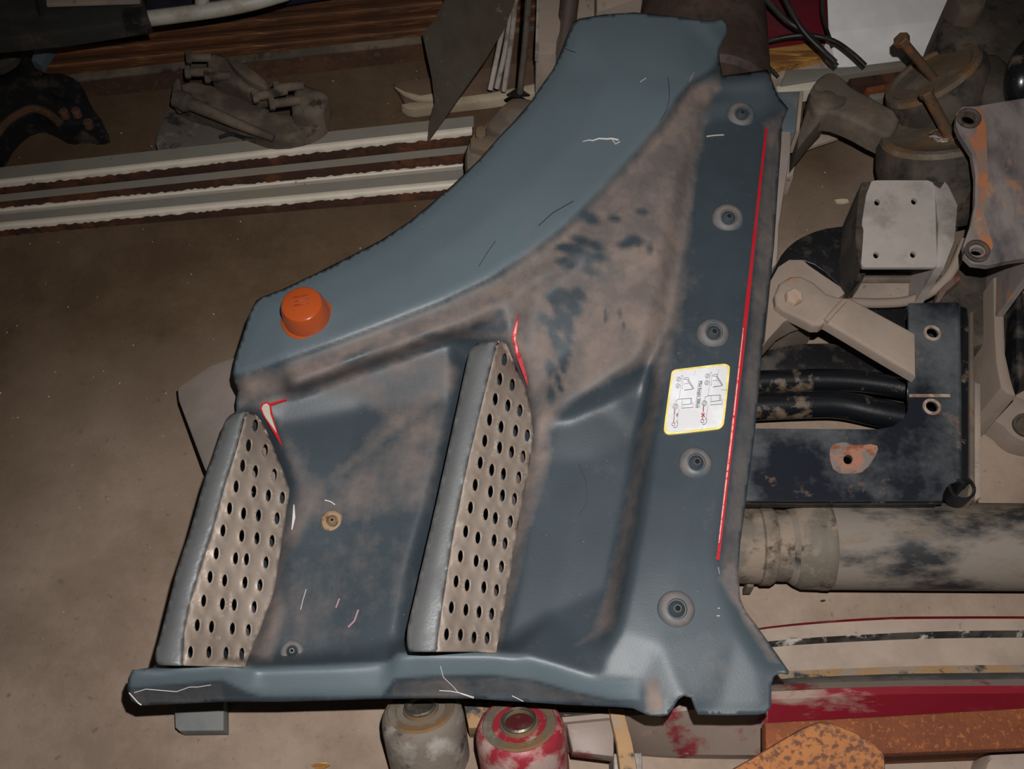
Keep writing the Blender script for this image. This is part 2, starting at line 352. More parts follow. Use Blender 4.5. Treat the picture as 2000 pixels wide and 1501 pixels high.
CR = [(1395,130,.268),(1350,158,.275),(1322,190,.28),(1295,235,.282),(1245,292,.283),(1180,362,.283),(1105,438,.282),(1040,488,.281),(960,538,.279),(860,585,.276),(760,624,.272),(650,665,.264),(550,700,.254),(470,730,.242)]
def off(line, d, dz):
    o = []
    for i, p in enumerate(line):
        a = line[max(i - 1, 0)]; b = line[min(i + 1, len(line) - 1)]; t = np.array([b[0] - a[0], b[1] - a[1]], float); t /= np.hypot(*t)
        o.append((p[0] - t[1] * -d, p[1] + t[0] * -d, p[2] + dz))
    return o
LINES = [
 CR, off(CR[1:-1], 15, -.012), off(CR[1:-1], 60, -.010),
 # lip inside the arch edge
 [(1128,60,.281),(1090,140,.272),(1045,206,.268),(980,280,.265),(893,370,.261),(806,444,.257),(690,512,.251),(560,576,.243),(515,595,.238),(486,668,.237),(468,722,.238)],
 [(1200,140,.285),(1150,240,.284),(1060,340,.280),(950,430,.276),(830,510,.270),(690,580,.262),(560,640,.252)],
 # plateau edge
 [(1345,215,.262),(1335,300,.268),(1308,400,.271),(1288,500,.270),(1270,600,.266),(1252,690,.258),(1180,738,.240),(1100,785,.226),(1062,806,.208)],
 # valley and C band edge
 [(1368,230,.250),(1362,300,.246),(1345,400,.243),(1325,520,.240),(1305,640,.236)],
 [(1385,235,.256),(1378,300,.252),(1358,400,.251),(1336,520,.250),(1316,640,.249),(1292,760,.248),(1277,850,.247),(1263,950,.247),(1246,1050,.246),(1226,1150,.245),(1206,1230,.241),(1180,1276,.234)],
 [(1268,690,.236),(1262,770,.208),(1244,850,.200),(1226,950,.196),(1208,1050,.196),(1190,1150,.196),(1172,1225,.208),(1140,1262,.212)],
 # riser 2
 [(1045,850,.196),(1050,900,.192),(1030,1000,.190),(1010,1130,.19),(985,1258,.19)],
 [(1062,835,.198),(1110,822,.203),(1160,800,.207),(1205,778,.211),(1250,745,.216)],
 [(1150,900,.197),(1110,1060,.195),(1080,1200,.195)],
 # V ridge above the upper step
 [(1130,520,.262),(1042,560,.262),(1016,604,.258),(1000,654,.246),(990,662,.240)],
 [(1040,600,.248),(1030,700,.222),(1042,770,.205)],
 [(1180,600,.254),(1120,690,.236)],
 # riser 1
 [(490,790,.2),(560,772,.196),(700,722,.204),(800,690,.214),(880,662,.222),(930,650,.232)],
 [(540,830,.182),(580,960,.174),(570,1060,.172),(540,1180,.172),(505,1285,.176)],
 [(700,800,.184),(680,950,.178),(660,1100,.176),(640,1280,.178)],
 [(880,780,.198),(830,980,.19),(790,1120,.188),(770,1255,.19)],
 # under the treads
 [(482,880,.11),(448,1060,.10),(415,1235,.10)], [(965,760,.15),(945,880,.12),(915,1080,.115),(890,1225,.115)],
 # lower rim: top line and fold
 [(300,1304,.232),(360,1298,.234),(440,1291,.234),(470,1294,.222),(500,1302,.206),(640,1298,.206),(758,1291,.206),(776,1275,.228),(850,1271,.232),(960,1271,.230),(1020,1278,.228),(1100,1300,.228),(1170,1322,.228),(1250,1328,.232)],
 [(254,1343,.212),(350,1335,.215),(434,1327,.216),(480,1350,.198),(520,1356,.19),(740,1356,.19),(770,1324,.208),(860,1318,.212),(960,1316,.211),(1050,1328,.21),(1120,1350,.212),(1190,1364,.216),(1248,1366,.224)],
 # C band
 [(1430,200,.252),(1440,400,.252),(1400,700,.251),(1360,950,.25),(1320,1100,.248),(1290,1260,.244),(1300,1360,.236)],
 [(1497,230,.249),(1486,345,.249),(1462,560,.249),(1440,760,.248),(1418,950,.247),(1402,1095,.246),(1405,1150,.244),(1440,1230,.243),(1480,1300,.240)],
 [(1408,1370,.234),(1490,1368,.235)],
 # rolled tab at the upper corner
 [(1395,165,.254),(1420,160,.256),(1460,154,.256),(1500,150,.252)],
 [(1385,200,.250),(1430,182,.248),(1500,178,.246)],
]
ox, oy, GS = 220, 0, 4; gw, gh = 340, 356
cv = [Vector((p[0], p[1])) for p in OUT]; cz = [p[2] for p in OUT]; ce = [(i, (i + 1) % len(OUT)) for i in range(len(OUT))]
for l in LINES:
    b0 = len(cv)
    for p in l: cv.append(Vector((p[0], p[1]))); cz.append(p[2])
    ce += [(b0 + i, b0 + i + 1) for i in range(len(l) - 1)]
rv, re_, rf, ov, oe, of = delaunay_2d_cdt(cv, ce, [], 0, 1e-3, True)
rz = []
for i, v in enumerate(rv):
    if ov[i]: rz.append(cz[ov[i][0]])
    else:
        rz.append(None)
for i, v in enumerate(rv):                                            # crossings: average of neighbours
    if rz[i] is None:
        nb = [rz[a if b == i else b] for a, b in re_ if i in (a, b) and rz[a if b == i else b] is not None]
        rz[i] = sum(nb) / max(1, len(nb))
G = np.full((gh, gw), np.nan)
for t in rf:
    P = np.array([[rv[i][0], rv[i][1]] for i in t]); z = [rz[i] for i in t]
    x0, x1 = int((P[:, 0].min() - ox) // GS), int((P[:, 0].max() - ox) // GS) + 2; y0, y1 = int((P[:, 1].min() - oy) // GS), int((P[:, 1].max() - oy) // GS) + 2
    x0, y0 = max(x0, 0), max(y0, 0); X, Y = np.meshgrid(np.arange(x0, min(x1, gw)), np.arange(y0, min(y1, gh))); xx, yy = X * GS + ox, Y * GS + oy
    d = (P[1, 1] - P[2, 1]) * (P[0, 0] - P[2, 0]) + (P[2, 0] - P[1, 0]) * (P[0, 1] - P[2, 1])
    if abs(d) < 1e-6: continue
    a = ((P[1, 1] - P[2, 1]) * (xx - P[2, 0]) + (P[2, 0] - P[1, 0]) * (yy - P[2, 1])) / d
    b = ((P[2, 1] - P[0, 1]) * (xx - P[2, 0]) + (P[0, 0] - P[2, 0]) * (yy - P[2, 1])) / d; cc = 1 - a - b
    ok = (a > -1e-3) & (b > -1e-3) & (cc > -1e-3)
    G[Y[ok], X[ok]] = (a * z[0] + b * z[1] + cc * z[2])[ok]
def inpoly(pts, poly):
    x, y = pts[:, 0], pts[:, 1]; c = np.zeros(len(pts), bool); n = len(poly)
    for i in range(n):
        x1, y1 = poly[i][:2]; x2, y2 = poly[(i + 1) % n][:2]
        m = ((y1 > y) != (y2 > y)); xi = (x2 - x1) * (y - y1) / ((y2 - y1) if y2 != y1 else 1e-9) + x1; c ^= m & (x < xi)
    return c
def sdf(pts, poly, closed=True):
    d = np.full(len(pts), 1e9); n = len(poly)
    for i in range(n if closed else n - 1):
        a = np.array(poly[i][:2], float); b = np.array(poly[(i + 1) % n][:2], float); ab = b - a
        t = np.clip(((pts - a) @ ab) / max(ab @ ab, 1e-9), 0, 1); d = np.minimum(d, np.linalg.norm(pts - a - t[:, None] * ab, axis=1))
    return np.where(inpoly(pts, poly), d, -d) if closed else d
# outside the outline continue the edge heights outward
gx, gy = np.meshgrid(np.arange(gw) * GS + ox, np.arange(gh) * GS + oy)
ins = inpoly(np.stack([gx.ravel(), gy.ravel()], 1).astype(float), OUT).reshape(gh, gw)
G[~ins] = np.nan
for _ in range(14):
    m = np.isnan(G)
    if not m.any(): break
    Pd = np.pad(G, 1, constant_values=np.nan); S = np.stack([Pd[1 + a:1 + a + gh, 1 + b:1 + b + gw] for a in (-1, 0, 1) for b in (-1, 0, 1)])
    with np.errstate(all='ignore'):
        cnt = (~np.isnan(S)).sum(0); av = np.nansum(S, 0) / np.maximum(cnt, 1)
    G[m & (cnt > 0)] = av[m & (cnt > 0)]
G[np.isnan(G)] = .23
def blur(A, r):
    k = np.array([math.exp(-.5 * (i / r) ** 2) for i in range(-3 * r, 3 * r + 1)]); k /= k.sum()
    for ax in (0, 1):
        Pd = np.pad(A, [(3 * r, 3 * r) if i == ax else (0, 0) for i in (0, 1)], mode='edge'); B = np.zeros_like(A)
        for i, kk in enumerate(k): B += kk * (Pd[i:i + gh] if ax == 0 else Pd[:, i:i + gw])
        A = B
    return A
G = blur(G, 2)
def zs(px, py):
    x = min(max((px - ox) / GS, 0), gw - 1.001); y = min(max((py - oy) / GS, 0), gh - 1.001); i, j = int(y), int(x); fy, fx = y - i, x - j
    return float((G[i, j] * (1 - fx) + G[i, j + 1] * fx) * (1 - fy) + (G[i + 1, j] * (1 - fx) + G[i + 1, j + 1] * fx) * fy)

# fine surface
ST = 6
oo = [(p[0], p[1]) for p in OUT]
fine = []
for i in range(len(oo)):
    a, b = np.array(oo[i]), np.array(oo[(i + 1) % len(oo)]); k = max(1, int(np.hypot(*(b - a)) / ST))
    for j in range(k): fine.append(tuple(a + (b - a) * j / k))
gp = np.array([(x, y) for y in range(24, 1400, ST) for x in range(246, 1545, ST)], float) + np.random.RandomState(3).uniform(-.6, .6, (230 * 217, 2))
gp = gp[sdf(gp, oo) > ST * .6]
vv = [Vector(p) for p in fine] + [Vector(p) for p in gp]
rv, re_, rf, *_ = delaunay_2d_cdt(vv, [(i, (i + 1) % len(fine)) for i in range(len(fine))], [], 0, 1e-4, False)
V2 = np.array([[v[0], v[1]] for v in rv]); Ft = np.array([list(t) for t in rf]); cen = V2[Ft].mean(1); Ft = Ft[inpoly(cen, oo)]
V3 = [W(x, y, zs(x, y)) for x, y in V2]
me = bpy.data.meshes.new('shell'); me.from_pydata([tuple(v) for v in V3], [], Ft.tolist())
# --- surface data: tone (1 = lighter blue grey, 0 = darker) and dust
def sm(d, w): return np.clip(d / w + .5, 0, 1)
arch = OUT[0:22] + [(p[0], p[1]) for p in reversed(CR)] + [(1404, 110), (1404, 96), (1420, 60), (1416, 38), (1380, 40), (1320, 32), (1240, 24), (1180, 28), (1132, 36)]
tone = sm(sdf(V2, arch), 10)
rim = [(258,1306),(360,1299),(440,1292),(500,1303),(758,1292),(776,1275),(960,1271),(1030,1278),(1100,1302),(1170,1324),(1250,1328),(1248,1366),(1190,1364),(1120,1350),(1050,1328),(960,1316),(860,1318),(770,1324),(745,1358),(510,1358),(480,1350),(434,1327),(350,1335),(252,1343)]
tone = np.maximum(tone, .85 * sm(sdf(V2, rim), 6))
tone = np.maximum(tone, .45 * sm(sdf(V2, [(1380,160),(1412,148),(1498,136),(1520,188),(1530,215),(1380,230)]), 30))
tone = np.maximum(tone, .25 * sm(sdf(V2, [(1190,1290),(1270,1120),(1440,1120),(1541,1310),(1500,1395),(1250,1390)]), 120))
dust = np.zeros(len(V2))
def dab(poly, val, soft, mode='mix'):
    global dust
    k = sm(sdf(V2, poly), soft)
    dust = dust * (1 - k) + val * k if mode == 'mix' else np.maximum(dust, val * k)
dust[:] = .10
dab(arch, .07, 8)
dab([(1400,150),(1375,230),(1362,330),(1335,480),(1312,640),(1275,700),(1180,740),(1105,790),(1070,840),(1030,1000),(1000,1150),(965,1280),(950,1260),(1000,1050),(1045,860),(1030,760),(985,660),(880,655),(700,720),(560,765),(470,790),(465,745),(560,712),(760,640),(960,552),(1100,450),(1250,300),(1320,205)], .74, 26)
dab([(1270,480),(1330,470),(1318,640),(1270,690),(1180,730),(1110,690),(1120,560)], .92, 50, 'max')
dab([(1395,150),(1350,170),(1290,260),(1210,350),(1240,380),(1330,260),(1385,210)], .95, 22, 'max')
dab([(470,745),(600,712),(800,640),(930,580),(920,610),(760,680),(560,745),(470,770)], .82, 26, 'max')
dab([(470,790),(640,715),(860,690),(900,720),(890,760),(760,860),(640,960),(570,1080),(540,1180),(490,1290),(470,1290),(560,1010),(575,950),(530,800)], .62, 34, 'max')
dab([(880,760),(850,1000),(600,1010),(700,900)], .50, 60, 'max')
dab([(535,800),(600,765),(720,780),(745,820),(690,900),(640,950),(600,930),(570,880)], .10, 40)
dab([(740,740),(860,700),(850,760),(760,800)], .25, 40)
dab([(560,1090),(840,1010),(790,1270),(520,1290)], .22, 80)
dab([(470,1200),(545,1150),(560,1190),(530,1290),(470,1290)], .7, 24, 'max')
dab([(1000,870),(1075,880),(1040,1000),(1000,1150),(960,1275),(950,1275),(990,1050)], .82, 34, 'max')
dab([(1300,640),(1320,640),(1245,1000),(1195,1230),(1120,1262),(1160,1230),(1215,1000),(1262,800)], .48, 26, 'max')
dab([(1498,240),(1530,225),(1526,300),(1512,480),(1490,668),(1475,840),(1455,1000),(1440,1120),(1405,1110),(1425,950),(1455,720),(1482,420)], .48, 16, 'max')
dab([(1420,1090),(1445,1100),(1475,1215),(1530,1300),(1500,1290),(1440,1190),(1400,1130)], .62, 16, 'max')
dab([(1490,240),(1540,212),(1526,260),(1500,330)], .7, 20, 'max')
dab([(1262,1330),(1285,1320),(1300,1392),(1262,1392)], .7, 14, 'max')
dab([(250,1345),(434,1330),(440,1370),(275,1378)], .35, 12, 'max')
dab([(770,1330),(960,1320),(1060,1335),(1200,1372),(925,1364),(750,1364)], .36, 12, 'max')
dab([(1385,160),(1404,150),(1410,175),(1392,190)], .8, 14, 'max')
rs = np.random.RandomState(11)
def blotch(n, poly, smin, smax, val, ang=None):
    global dust
    P = np.array([p[:2] for p in poly], float); k = 0
    while k < n:
        q = rs.uniform(P.min(0), P.max(0))
        if not inpoly(q[None, :], poly)[0]: continue
        a = (ang if ang is not None else 1.0) + rs.uniform(-.35, .35); d = V2 - q; u = d[:, 0] * math.cos(a) + d[:, 1] * math.sin(a); v = -d[:, 0] * math.sin(a) + d[:, 1] * math.cos(a)
        s = rs.uniform(smin, smax); e = np.clip(1.5 - np.sqrt((u / s) ** 2 + (v / (s * .5)) ** 2), 0, 1); dust = dust * (1 - e) + np.minimum(dust, val) * e; k += 1
blotch(16, [(1150,420),(1290,350),(1270,450),(1160,530),(1060,560),(1080,500)], 12, 26, .16, .2)
blotch(14, [(1040,570),(1130,560),(1150,620),(1070,650)], 10, 20, .2, .8)
blotch(24, [(1060,640),(1120,600),(1110,760),(1070,780)], 9, 18, .16, 1.2)
blotch(4, [(1180,610),(1230,610),(1225,650),(1185,650)], 7, 10, .3, 1.4)
blotch(3, [(1230,460),(1280,440),(1275,500),(1230,510)], 9, 13, .25, 1.4)
blotch(9, [(900,640),(1010,590),(980,650),(900,690)], 12, 24, .25, -.4)
blotch(14, [(640,700),(860,650),(900,680),(740,760)], 10, 24, .3, -.3)
ca = me.color_attributes.new('wear', 'FLOAT_COLOR', 'POINT')
buf = np.ones((len(V2), 4), 'f'); buf[:, 0] = tone; buf[:, 1] = dust; buf[:, 2] = 0; ca.data.foreach_set('color', buf.ravel())
bm = bmesh.new(); bm.from_mesh(me)
bmesh.ops.recalc_face_normals(bm, faces=bm.faces)
if sum(f.normal.z for f in bm.faces) < 0: bmesh.ops.reverse_faces(bm, faces=bm.faces)
for f in bm.faces: f.smooth = True
bm.to_mesh(me); bm.free()
m_shell = bpy.data.materials.new('blue_grey_moulded_plastic'); m_shell.use_nodes = True
N = m_shell.node_tree.nodes; L_ = m_shell.node_tree.links; pb = N['Principled BSDF']; tc = N.new('ShaderNodeTexCoord')
at = N.new('ShaderNodeAttribute'); at.attribute_name = 'wear'; se = N.new('ShaderNodeSeparateColor'); L_.new(at.outputs['Color'], se.inputs[0])
base = mx(se.outputs[0], lin((48, 57, 63)), lin((90, 103, 109)))
base = mx(mr(nz(6, 6, .6), .35, .7, 0, .35), base, lin((74, 84, 92)))
dn = ma('ADD', se.outputs[1], ma('MULTIPLY', ma('SUBTRACT', nz(14, 8, .68), .5), .75))
dn = ma('ADD', dn, ma('MULTIPLY', ma('SUBTRACT', nz(60, 4, .6), .5), .35))
stm = N.new('ShaderNodeMapping'); stm.inputs['Scale'].default_value = (26, 5, 5); stm.inputs['Rotation'].default_value = (0, 0, math.radians(38)); L_.new(tc.outputs['Object'], stm.inputs[0])
dn = ma('ADD', dn, ma('MULTIPLY', ma('SUBTRACT', nz(1, 6, .6, stm.outputs[0]), .5), .45))
dm = mr(dn, .18, .85)
colr = mx(dm, base, mx(mr(nz(20, 5), .4, .6), lin((121, 107, 99)), lin((97, 89, 86))))
colr = mx(mr(nz(300, 2, .5), .76, .80, 0, .5), colr, lin((176, 160, 146)))
L_.new(colr, pb.inputs['Base Color']); L_.new(mr(dm, 0, 1, .46, .75), pb.inputs['Roughness']); pb.inputs['Specular IOR Level'].default_value = .45
bp = N.new('ShaderNodeBump'); bp.inputs['Strength'].default_value = .12; bp.inputs['Distance'].default_value = .001
L_.new(nz(400, 3, .6), bp.inputs['Height']); L_.new(bp.outputs[0], pb.inputs['Normal'])
me.materials.append(m_shell)
panel = Thing('step_panel', 'large blue grey moulded truck step panel with two metal treads, lying in the middle', 'panel')
shell = bpy.data.objects.new('shell', me); COL.objects.link(shell); panel.parts.append((shell, None))
sol = shell.modifiers.new('thickness', 'SOLIDIFY'); sol.thickness = .002; sol.offset = -1

# --- treads
def interp(poly, n):
    P = np.array(poly, float); s = np.r_[0, np.cumsum(np.hypot(*np.diff(P, axis=0).T))]; q = np.linspace(0, s[-1], n); return [(float(np.interp(t, s, P[:, 0])), float(np.interp(t, s, P[:, 1]))) for t in q]
def tread(left, crease, right, holes, zl, zc, zr, skirt):
    n = 60; A, B, C = interp(left, n), interp(crease, n), interp(right, n)
    g = [(1.0, 0, 0)]
    # strip surface as function of px: find nearest param by projecting on the quad rows
    rows = []
    for k in range(n):
        t = k / (n - 1); rows.append((A[k], B[k], C[k]))
    Bp = np.array(B); Cp = np.array(C); Ap = np.array(A)
    def zt(x, y):
        q = np.array([x, y]); best = None
        # distance to crease and right line, signed side
        dB = np.hypot(*(Bp - q).T); i = int(dB.argmin()); dr = np.hypot(*(Cp - q).T).min(); dl = np.hypot(*(Ap - q).T).min(); db = dB[i]
        bx = np.interp(y, Bp[:, 1], Bp[:, 0])
        if x >= bx: u = db / (db + dr + 1e-6); e = min(1, db / 7.0); return zc + (zr - zc) * u - .004 * (1 - e)
        u = db / (db + dl + 1e-6); return zc - .004 * max(0, 1 - db / 7) + (zl - zc) * (max(0, u - .35) / .65) ** 2
    outline = interp(left, 50) + interp([left[-1], right[-1]], 14)[1:-1] + list(reversed(interp(right, 50)))
    top = interp([left[0], right[0]], 8)[1:-1]; outline += list(reversed(top))
    O = outline
    bumpc = []
    def bz(x, y):
        s = 0
        for cx, cy, a, b in bumpc:
            d = math.hypot((x - cx) / a, (y - cy) / b)
            if d < 2.1: s = max(s, .0026 * (1 - (max(0, d - 1)) / 1.1) if d > 1 else .0026)
        return s
    pv = [Vector(p) for p in O]; ed = [(i, (i + 1) % len(O)) for i in range(len(O))]; hl = []
    for hx, hy in holes:
        a, b = 5.6, 12.2; bumpc.append((hx, hy, a, b))
        for sc_ in (1.0, 1.35, 1.75):
            c0 = circ(hx, hy, a * sc_, b * sc_, 14, math.radians(4)); i0 = len(pv); pv += [Vector(p) for p in c0]
            if sc_ == 1.0: hl.append(c0); ed += [(i0 + i, i0 + (i + 1) % 14) for i in range(14)]
    i0 = len(pv); cl = interp(crease, 50)[1:-1]; pv += [Vector(p) for p in cl]; ed += [(i0 + i, i0 + i + 1) for i in range(len(cl) - 1)]
    Oa = np.array(O); xs = np.arange(Oa[:, 0].min(), Oa[:, 0].max(), 6); ys = np.arange(Oa[:, 1].min(), Oa[:, 1].max(), 6); gg = np.array([(x, y) for x in xs for y in ys])
    gg = gg[sdf(gg, O) > 3]
    for hx, hy in holes: gg = gg[np.hypot((gg[:, 0] - hx) / 5.6, (gg[:, 1] - hy) / 12.2) > 1.9]
    gg = gg[sdf(gg, cl, False) > 2.5]
    pv += [Vector(p) for p in gg]
    rv, re2, rf, *_ = delaunay_2d_cdt(pv, ed, [], 0, 1e-4, False)
    V = np.array([[v[0], v[1]] for v in rv]); T = np.array([list(t) for t in rf]); cn = V[T].mean(1); T = T[inpoly(cn, O)]; cn = V[T].mean(1)
    keep = np.ones(len(T), bool)
    for h in hl: keep &= ~inpoly(cn, h)
    T = T[keep]; cn = cn[keep]
    by = interp(crease, 80); bx = np.array(by); isn = cn[:, 0] < np.interp(cn[:, 1], bx[:, 1], bx[:, 0])
    out = []
    for sel, noskirt in ((isn, False), (~isn, True)):
        bm = bmesh.new(); mp = {}
        def gv(i):
            if i not in mp:
                x, y = V[i]; z = max(zt(x, y), zs(x, y) + .0035) + bz(x, y); mp[i] = bm.verts.new(W(x, y, z))
            return mp[i]
        for t in T[sel]:
            try: bm.faces.new([gv(i) for i in t])
            except ValueError: pass
        bmesh.ops.recalc_face_normals(bm, faces=bm.faces)
        if sum(f.normal.z for f in bm.faces) < 0: bmesh.ops.reverse_faces(bm, faces=bm.faces)
        if not noskirt:                                              # side wall of the box below the outer edge
            lo = interp(left, 50); 
            be = [e for e in bm.edges if len(e.link_faces) == 1]
            ap = [e for e in be if (lambda m: sdf(np.array([m]), left[:-2], False)[0] < 4)(project((e.verts[0].co + e.verts[1].co) / 2))]
            r = bmesh.ops.extrude_edge_only(bm, edges=ap); nv = [g for g in r['geom'] if isinstance(g, bmesh.types.BMVert)]
            for v in nv: v.co.z -= skirt; v.co.x += .006
        for f in bm.faces: f.smooth = True
        out.append(bm)
    return out
def project(p):
    d = p - CAM; t = d.dot(FV); return (1000 + F * d.dot(RV) / t, 750.5 - F * d.dot(UV) / t)
def zc3(L, s, o): return [(o[0] + x / s, o[1] + y / s) for x, y in L]
h2 = zc3([(443,218),(423,300),(475,323),(404,384),(457,410),(507,431),(380,470),(428,500),(489,516),(538,535),(360,558),(422,587),(472,605),(520,624),(341,650),(389,680),(438,697),(502,712),(320,743),(384,771),(434,787),(484,802),(300,838),(364,866),(404,882),(467,896),(280,938),(331,964),(399,975),(445,988),(258,1042),(324,1061),(364,1079),(430,1085),(240,1147),(286,1163),(356,1172),(409,1184),(220,1256),(281,1266),(336,1275),(389,1283),(200,1368),(258,1371),(315,1382),(370,1384)], 2.145, (780, 600))
h1 = zc3([(600,136),(564,243),(653,267),(532,351),(600,381),(700,398),(497,462),(591,489),(669,510),(743,522),(462,579),(537,606),(616,617),(715,632),(427,697),(527,725),(608,738),(688,752),(391,819),(494,845),(552,850),(656,867),(358,944),(436,963),(544,974),(624,988),(324,1071),(424,1088),(487,1093),(593,1105),(290,1201),(366,1210),(477,1220),(562,1228),(254,1344),(352,1345),(443,1349),(527,1354)], 2.729, (280, 780))
L2 = [(932,670),(922,676),(915,692),(883,842),(850,992),(822,1113),(796,1225),(794,1256),(799,1272)]
C2 = [(972,668),(962,705),(934,819),(913,908),(887,1034),(869,1150),(856,1240),(853,1274)]
R2 = [(978,665),(990,672),(1032,772),(1043,842),(1032,922),(1013,1020),(994,1136),(969,1272)]
L1 = [(459,805),(446,812),(438,824),(421,875),(401,930),(372,1033),(346,1110),(317,1227),(303,1275),(303,1290),(308,1298)]
C1 = [(480,810),(463,875),(438,952),(417,1033),(394,1102),(372,1176),(360,1232),(357,1298)]
R1 = [(488,804),(500,808),(515,828),(544,894),(566,956),(562,985),(549,1066),(536,1154),(507,1231),(478,1302)]
for Ln, Cn, Rn, hh, zl, zc_, zr in ((L1, C1, R1, h1, .258, .268, .188), (L2, C2, R2, h2, .27, .282, .205)):
    nb, tb = tread(Ln, Cn, Rn, hh, zl, zc_, zr, .10)
    to = panel.add('step_tread', tb, m_tread, label='perforated metal tread surface with raised oval holes')
    md = to.modifiers.new('thickness', 'SOLIDIFY'); md.thickness = .0015; md.offset = -1
    no = panel.add('nosing', nb, m_nosing, parent=to, label='smooth grey metal nosing')
    md = no.modifiers.new('thickness', 'SOLIDIFY'); md.thickness = .0015; md.offset = -1

# --- spring buttons
UPZ = Vector((0, 0, 1))
def button(cx, cy, rpx, mt, mh, k=1.0, tilt=(5, 6)):
    z = zs(cx, cy); p = W(cx, cy, z - .001); r = rpx * mpp(cx, cy, z)
    q = W(cx + tilt[0], cy + tilt[1], z + .009); ax = (q - p).normalized()
    ax = (ax * .45 + UPZ).normalized()
    b = panel.add('fixing_button', lathe(p, ax, [(-.002, r), (.001, r), (.005 * k, r * .93), (.008 * k, r * .74), (.0085 * k, r * .55), (.005 * k, r * .50), (.004 * k, 0)], 36), mt)
    panel.add('hub', lathe(p, ax, [(.003, r * .46), (.006, r * .46), (.0085, r * .36), (.012, r * .27), (.0135, r * .2), (.0135, r * .15), (.006, r * .14), (.006, 0)], 24), mh, parent=b)
    c_ = p + ax * .0075
    panel.add('hole', lathe(c_, ax, [(0, 0), (0, r * .135), (.0015, r * .135), (.0015, 0)], 14), m_void, parent=b)  # near-black disc, colour standing in for the shade down the hub hole
for cx, cy, r in ((1447, 226, 28), (1421, 428, 31), (1392, 652, 32), (1358, 905, 33), (1320, 1190, 37)): button(cx, cy, r, m_seat, m_hub)
button(571, 1272, 23, m_seat, m_hub, .5); button(649, 1018, 22, m_rusthub, m_rusthub, .5)

# --- amber marker lamp
zl = zs(602, 622); p = W(601, 622, zl - .003); r0 = .0305
mk = panel.add('marker_lamp', lathe(p, Vector((-.06, .0, 1)).normalized(), [(0, r0 * 1.12), (.004, r0 * 1.12), (.006, r0), (.030, r0 * .92), (.036, r0 * .84), (.0385, r0 * .7), (.039, 0)], 48), m_amber, label='round amber side marker lamp')
panel.add('lens_ridge', join(*[prism([(572 + i * 1.2, 579 + i * 8), (602 + i * .8, 574 + i * 8), (602 + i * .8, 576 + i * 8), (572 + i * 1.2, 581 + i * 8)], zl + .0372, .0012, 0) for i in range(3)]), m_amberdark, parent=mk)
panel.add('lens_nub', prism(chaikin([(604, 586), (611, 584), (618, 592), (617, 598), (610, 596)], 2), zl + .036, .003, .0006), m_cut, parent=mk)

# --- painted lines, cut marks, decal, scratches: thin films following the surface
def film(poly, dz=.0012, m=None, name='paint_line', parent=None, label=None, zfun=None):
    zf = zfun or zs
    pts = [(x, y, zf(x, y) + dz) for x, y in poly]
    return panel.add(name, prism(pts, th=.0006, bev=0), m, parent=parent, label=label)
def ribbon(path, wpx, dz=.0012, n=4, step=14, zf=None):
    zf = zf or zs; P = []
    for i in range(len(path) - 1):
        a, b = np.array(path[i], float), np.array(path[i + 1], float); k = max(1, int(np.hypot(*(b - a)) / step))
        for j in range(k): P.append(a + (b - a) * j / k)
    P.append(np.array(path[-1], float)); A = []; B = []
    for i, p in enumerate(P):
        t = P[min(i + 1, len(P) - 1)] - P[max(i - 1, 0)]; t /= np.hypot(*t); nn = np.array([-t[1], t[0]])
        w_ = wpx if np.isscalar(wpx) else np.interp(i / (len(P) - 1), [0, .5, 1], wpx)
        a, b = p + nn * w_ / 2, p - nn * w_ / 2; A.append((a[0], a[1], zf(*p) + dz)); B.append((b[0], b[1], zf(*p) + dz))
    return loft([A, B], .0006)
red = panel.add('red_stripe', ribbon([(1497, 250), (1486, 345), (1474, 460), (1450, 680), (1430, 850), (1402, 1093)], (5, 8.5, 6), .0018), m_red, label='long narrow red painted line')
panel.add('worn_streak', ribbon([(1452, 640), (1429, 850), (1404, 1060)], (1.5, 3.4, 2), .0027), m_pink, parent=red)
m1 = panel.add('red_cut_mark', prism([(x, y, zs(x, y) + .004) for x, y in [(507,799),(511,788),(521,783),(527,787),(559,778),(560,781),(529,791),(532,807),(541,840),(553,875),(545,862),(535,844),(513,809)]], th=.002, bev=0), m_red, label='red edged tapering notch')
panel.add('bare_patch', prism([(x, y, zs(x, y) + .005) for x, y in [(511,797),(514,790),(521,787),(526,792),(528,808),(541,846),(532,838),(515,808)]], th=.001, bev=0), m_cut, parent=m1)
m2 = panel.add('red_cut_mark', prism([(x, y, zs(x, y) + .004) for x, y in [(1014,609),(1003,640),(999,656),(1006,689),(1031,756),(1029,735),(1019,700),(1008,661),(1012,635)]], th=.002, bev=0), m_red, label='thin red edged V notch')
panel.add('bare_patch', prism([(x, y, zs(x, y) + .005) for x, y in [(1011,625),(1003,650),(1003,657),(1009,688),(1022,722),(1016,698),(1007,662),(1009,640)]], th=.001, bev=0), m_pink, parent=m2)
q = lambda X, Y: (1290 + X / 9.38, 700 + Y / 9.38)
dec = [q(*p) for p in chaikin([(195,300),(205,240),(260,200),(340,188),(1100,95),(1200,95),(1265,130),(1275,190),(1170,1160),(1150,1230),(1090,1280),(1020,1296),(200,1388),(130,1384),(70,1340),(58,1270)], 2)]
zd = lambda x, y: zs(x, y)
dcl = panel.add('decal', prism([(x, y, zs(x, y) + .0022) for x, y in dec], th=.0022, bev=0), m_yellow, label='white rounded decal with yellow border and two truck line drawings')
cx_, cy_ = np.mean([p[0] for p in dec]), np.mean([p[1] for p in dec])
panel.add('decal_face', prism([(cx_ + (x - cx_) * .925, cy_ + (y - cy_) * .935, zs(x, y) + .0030) for x, y in dec], th=.0007, bev=0), m_decal, parent=dcl)
inks = []; reds = []
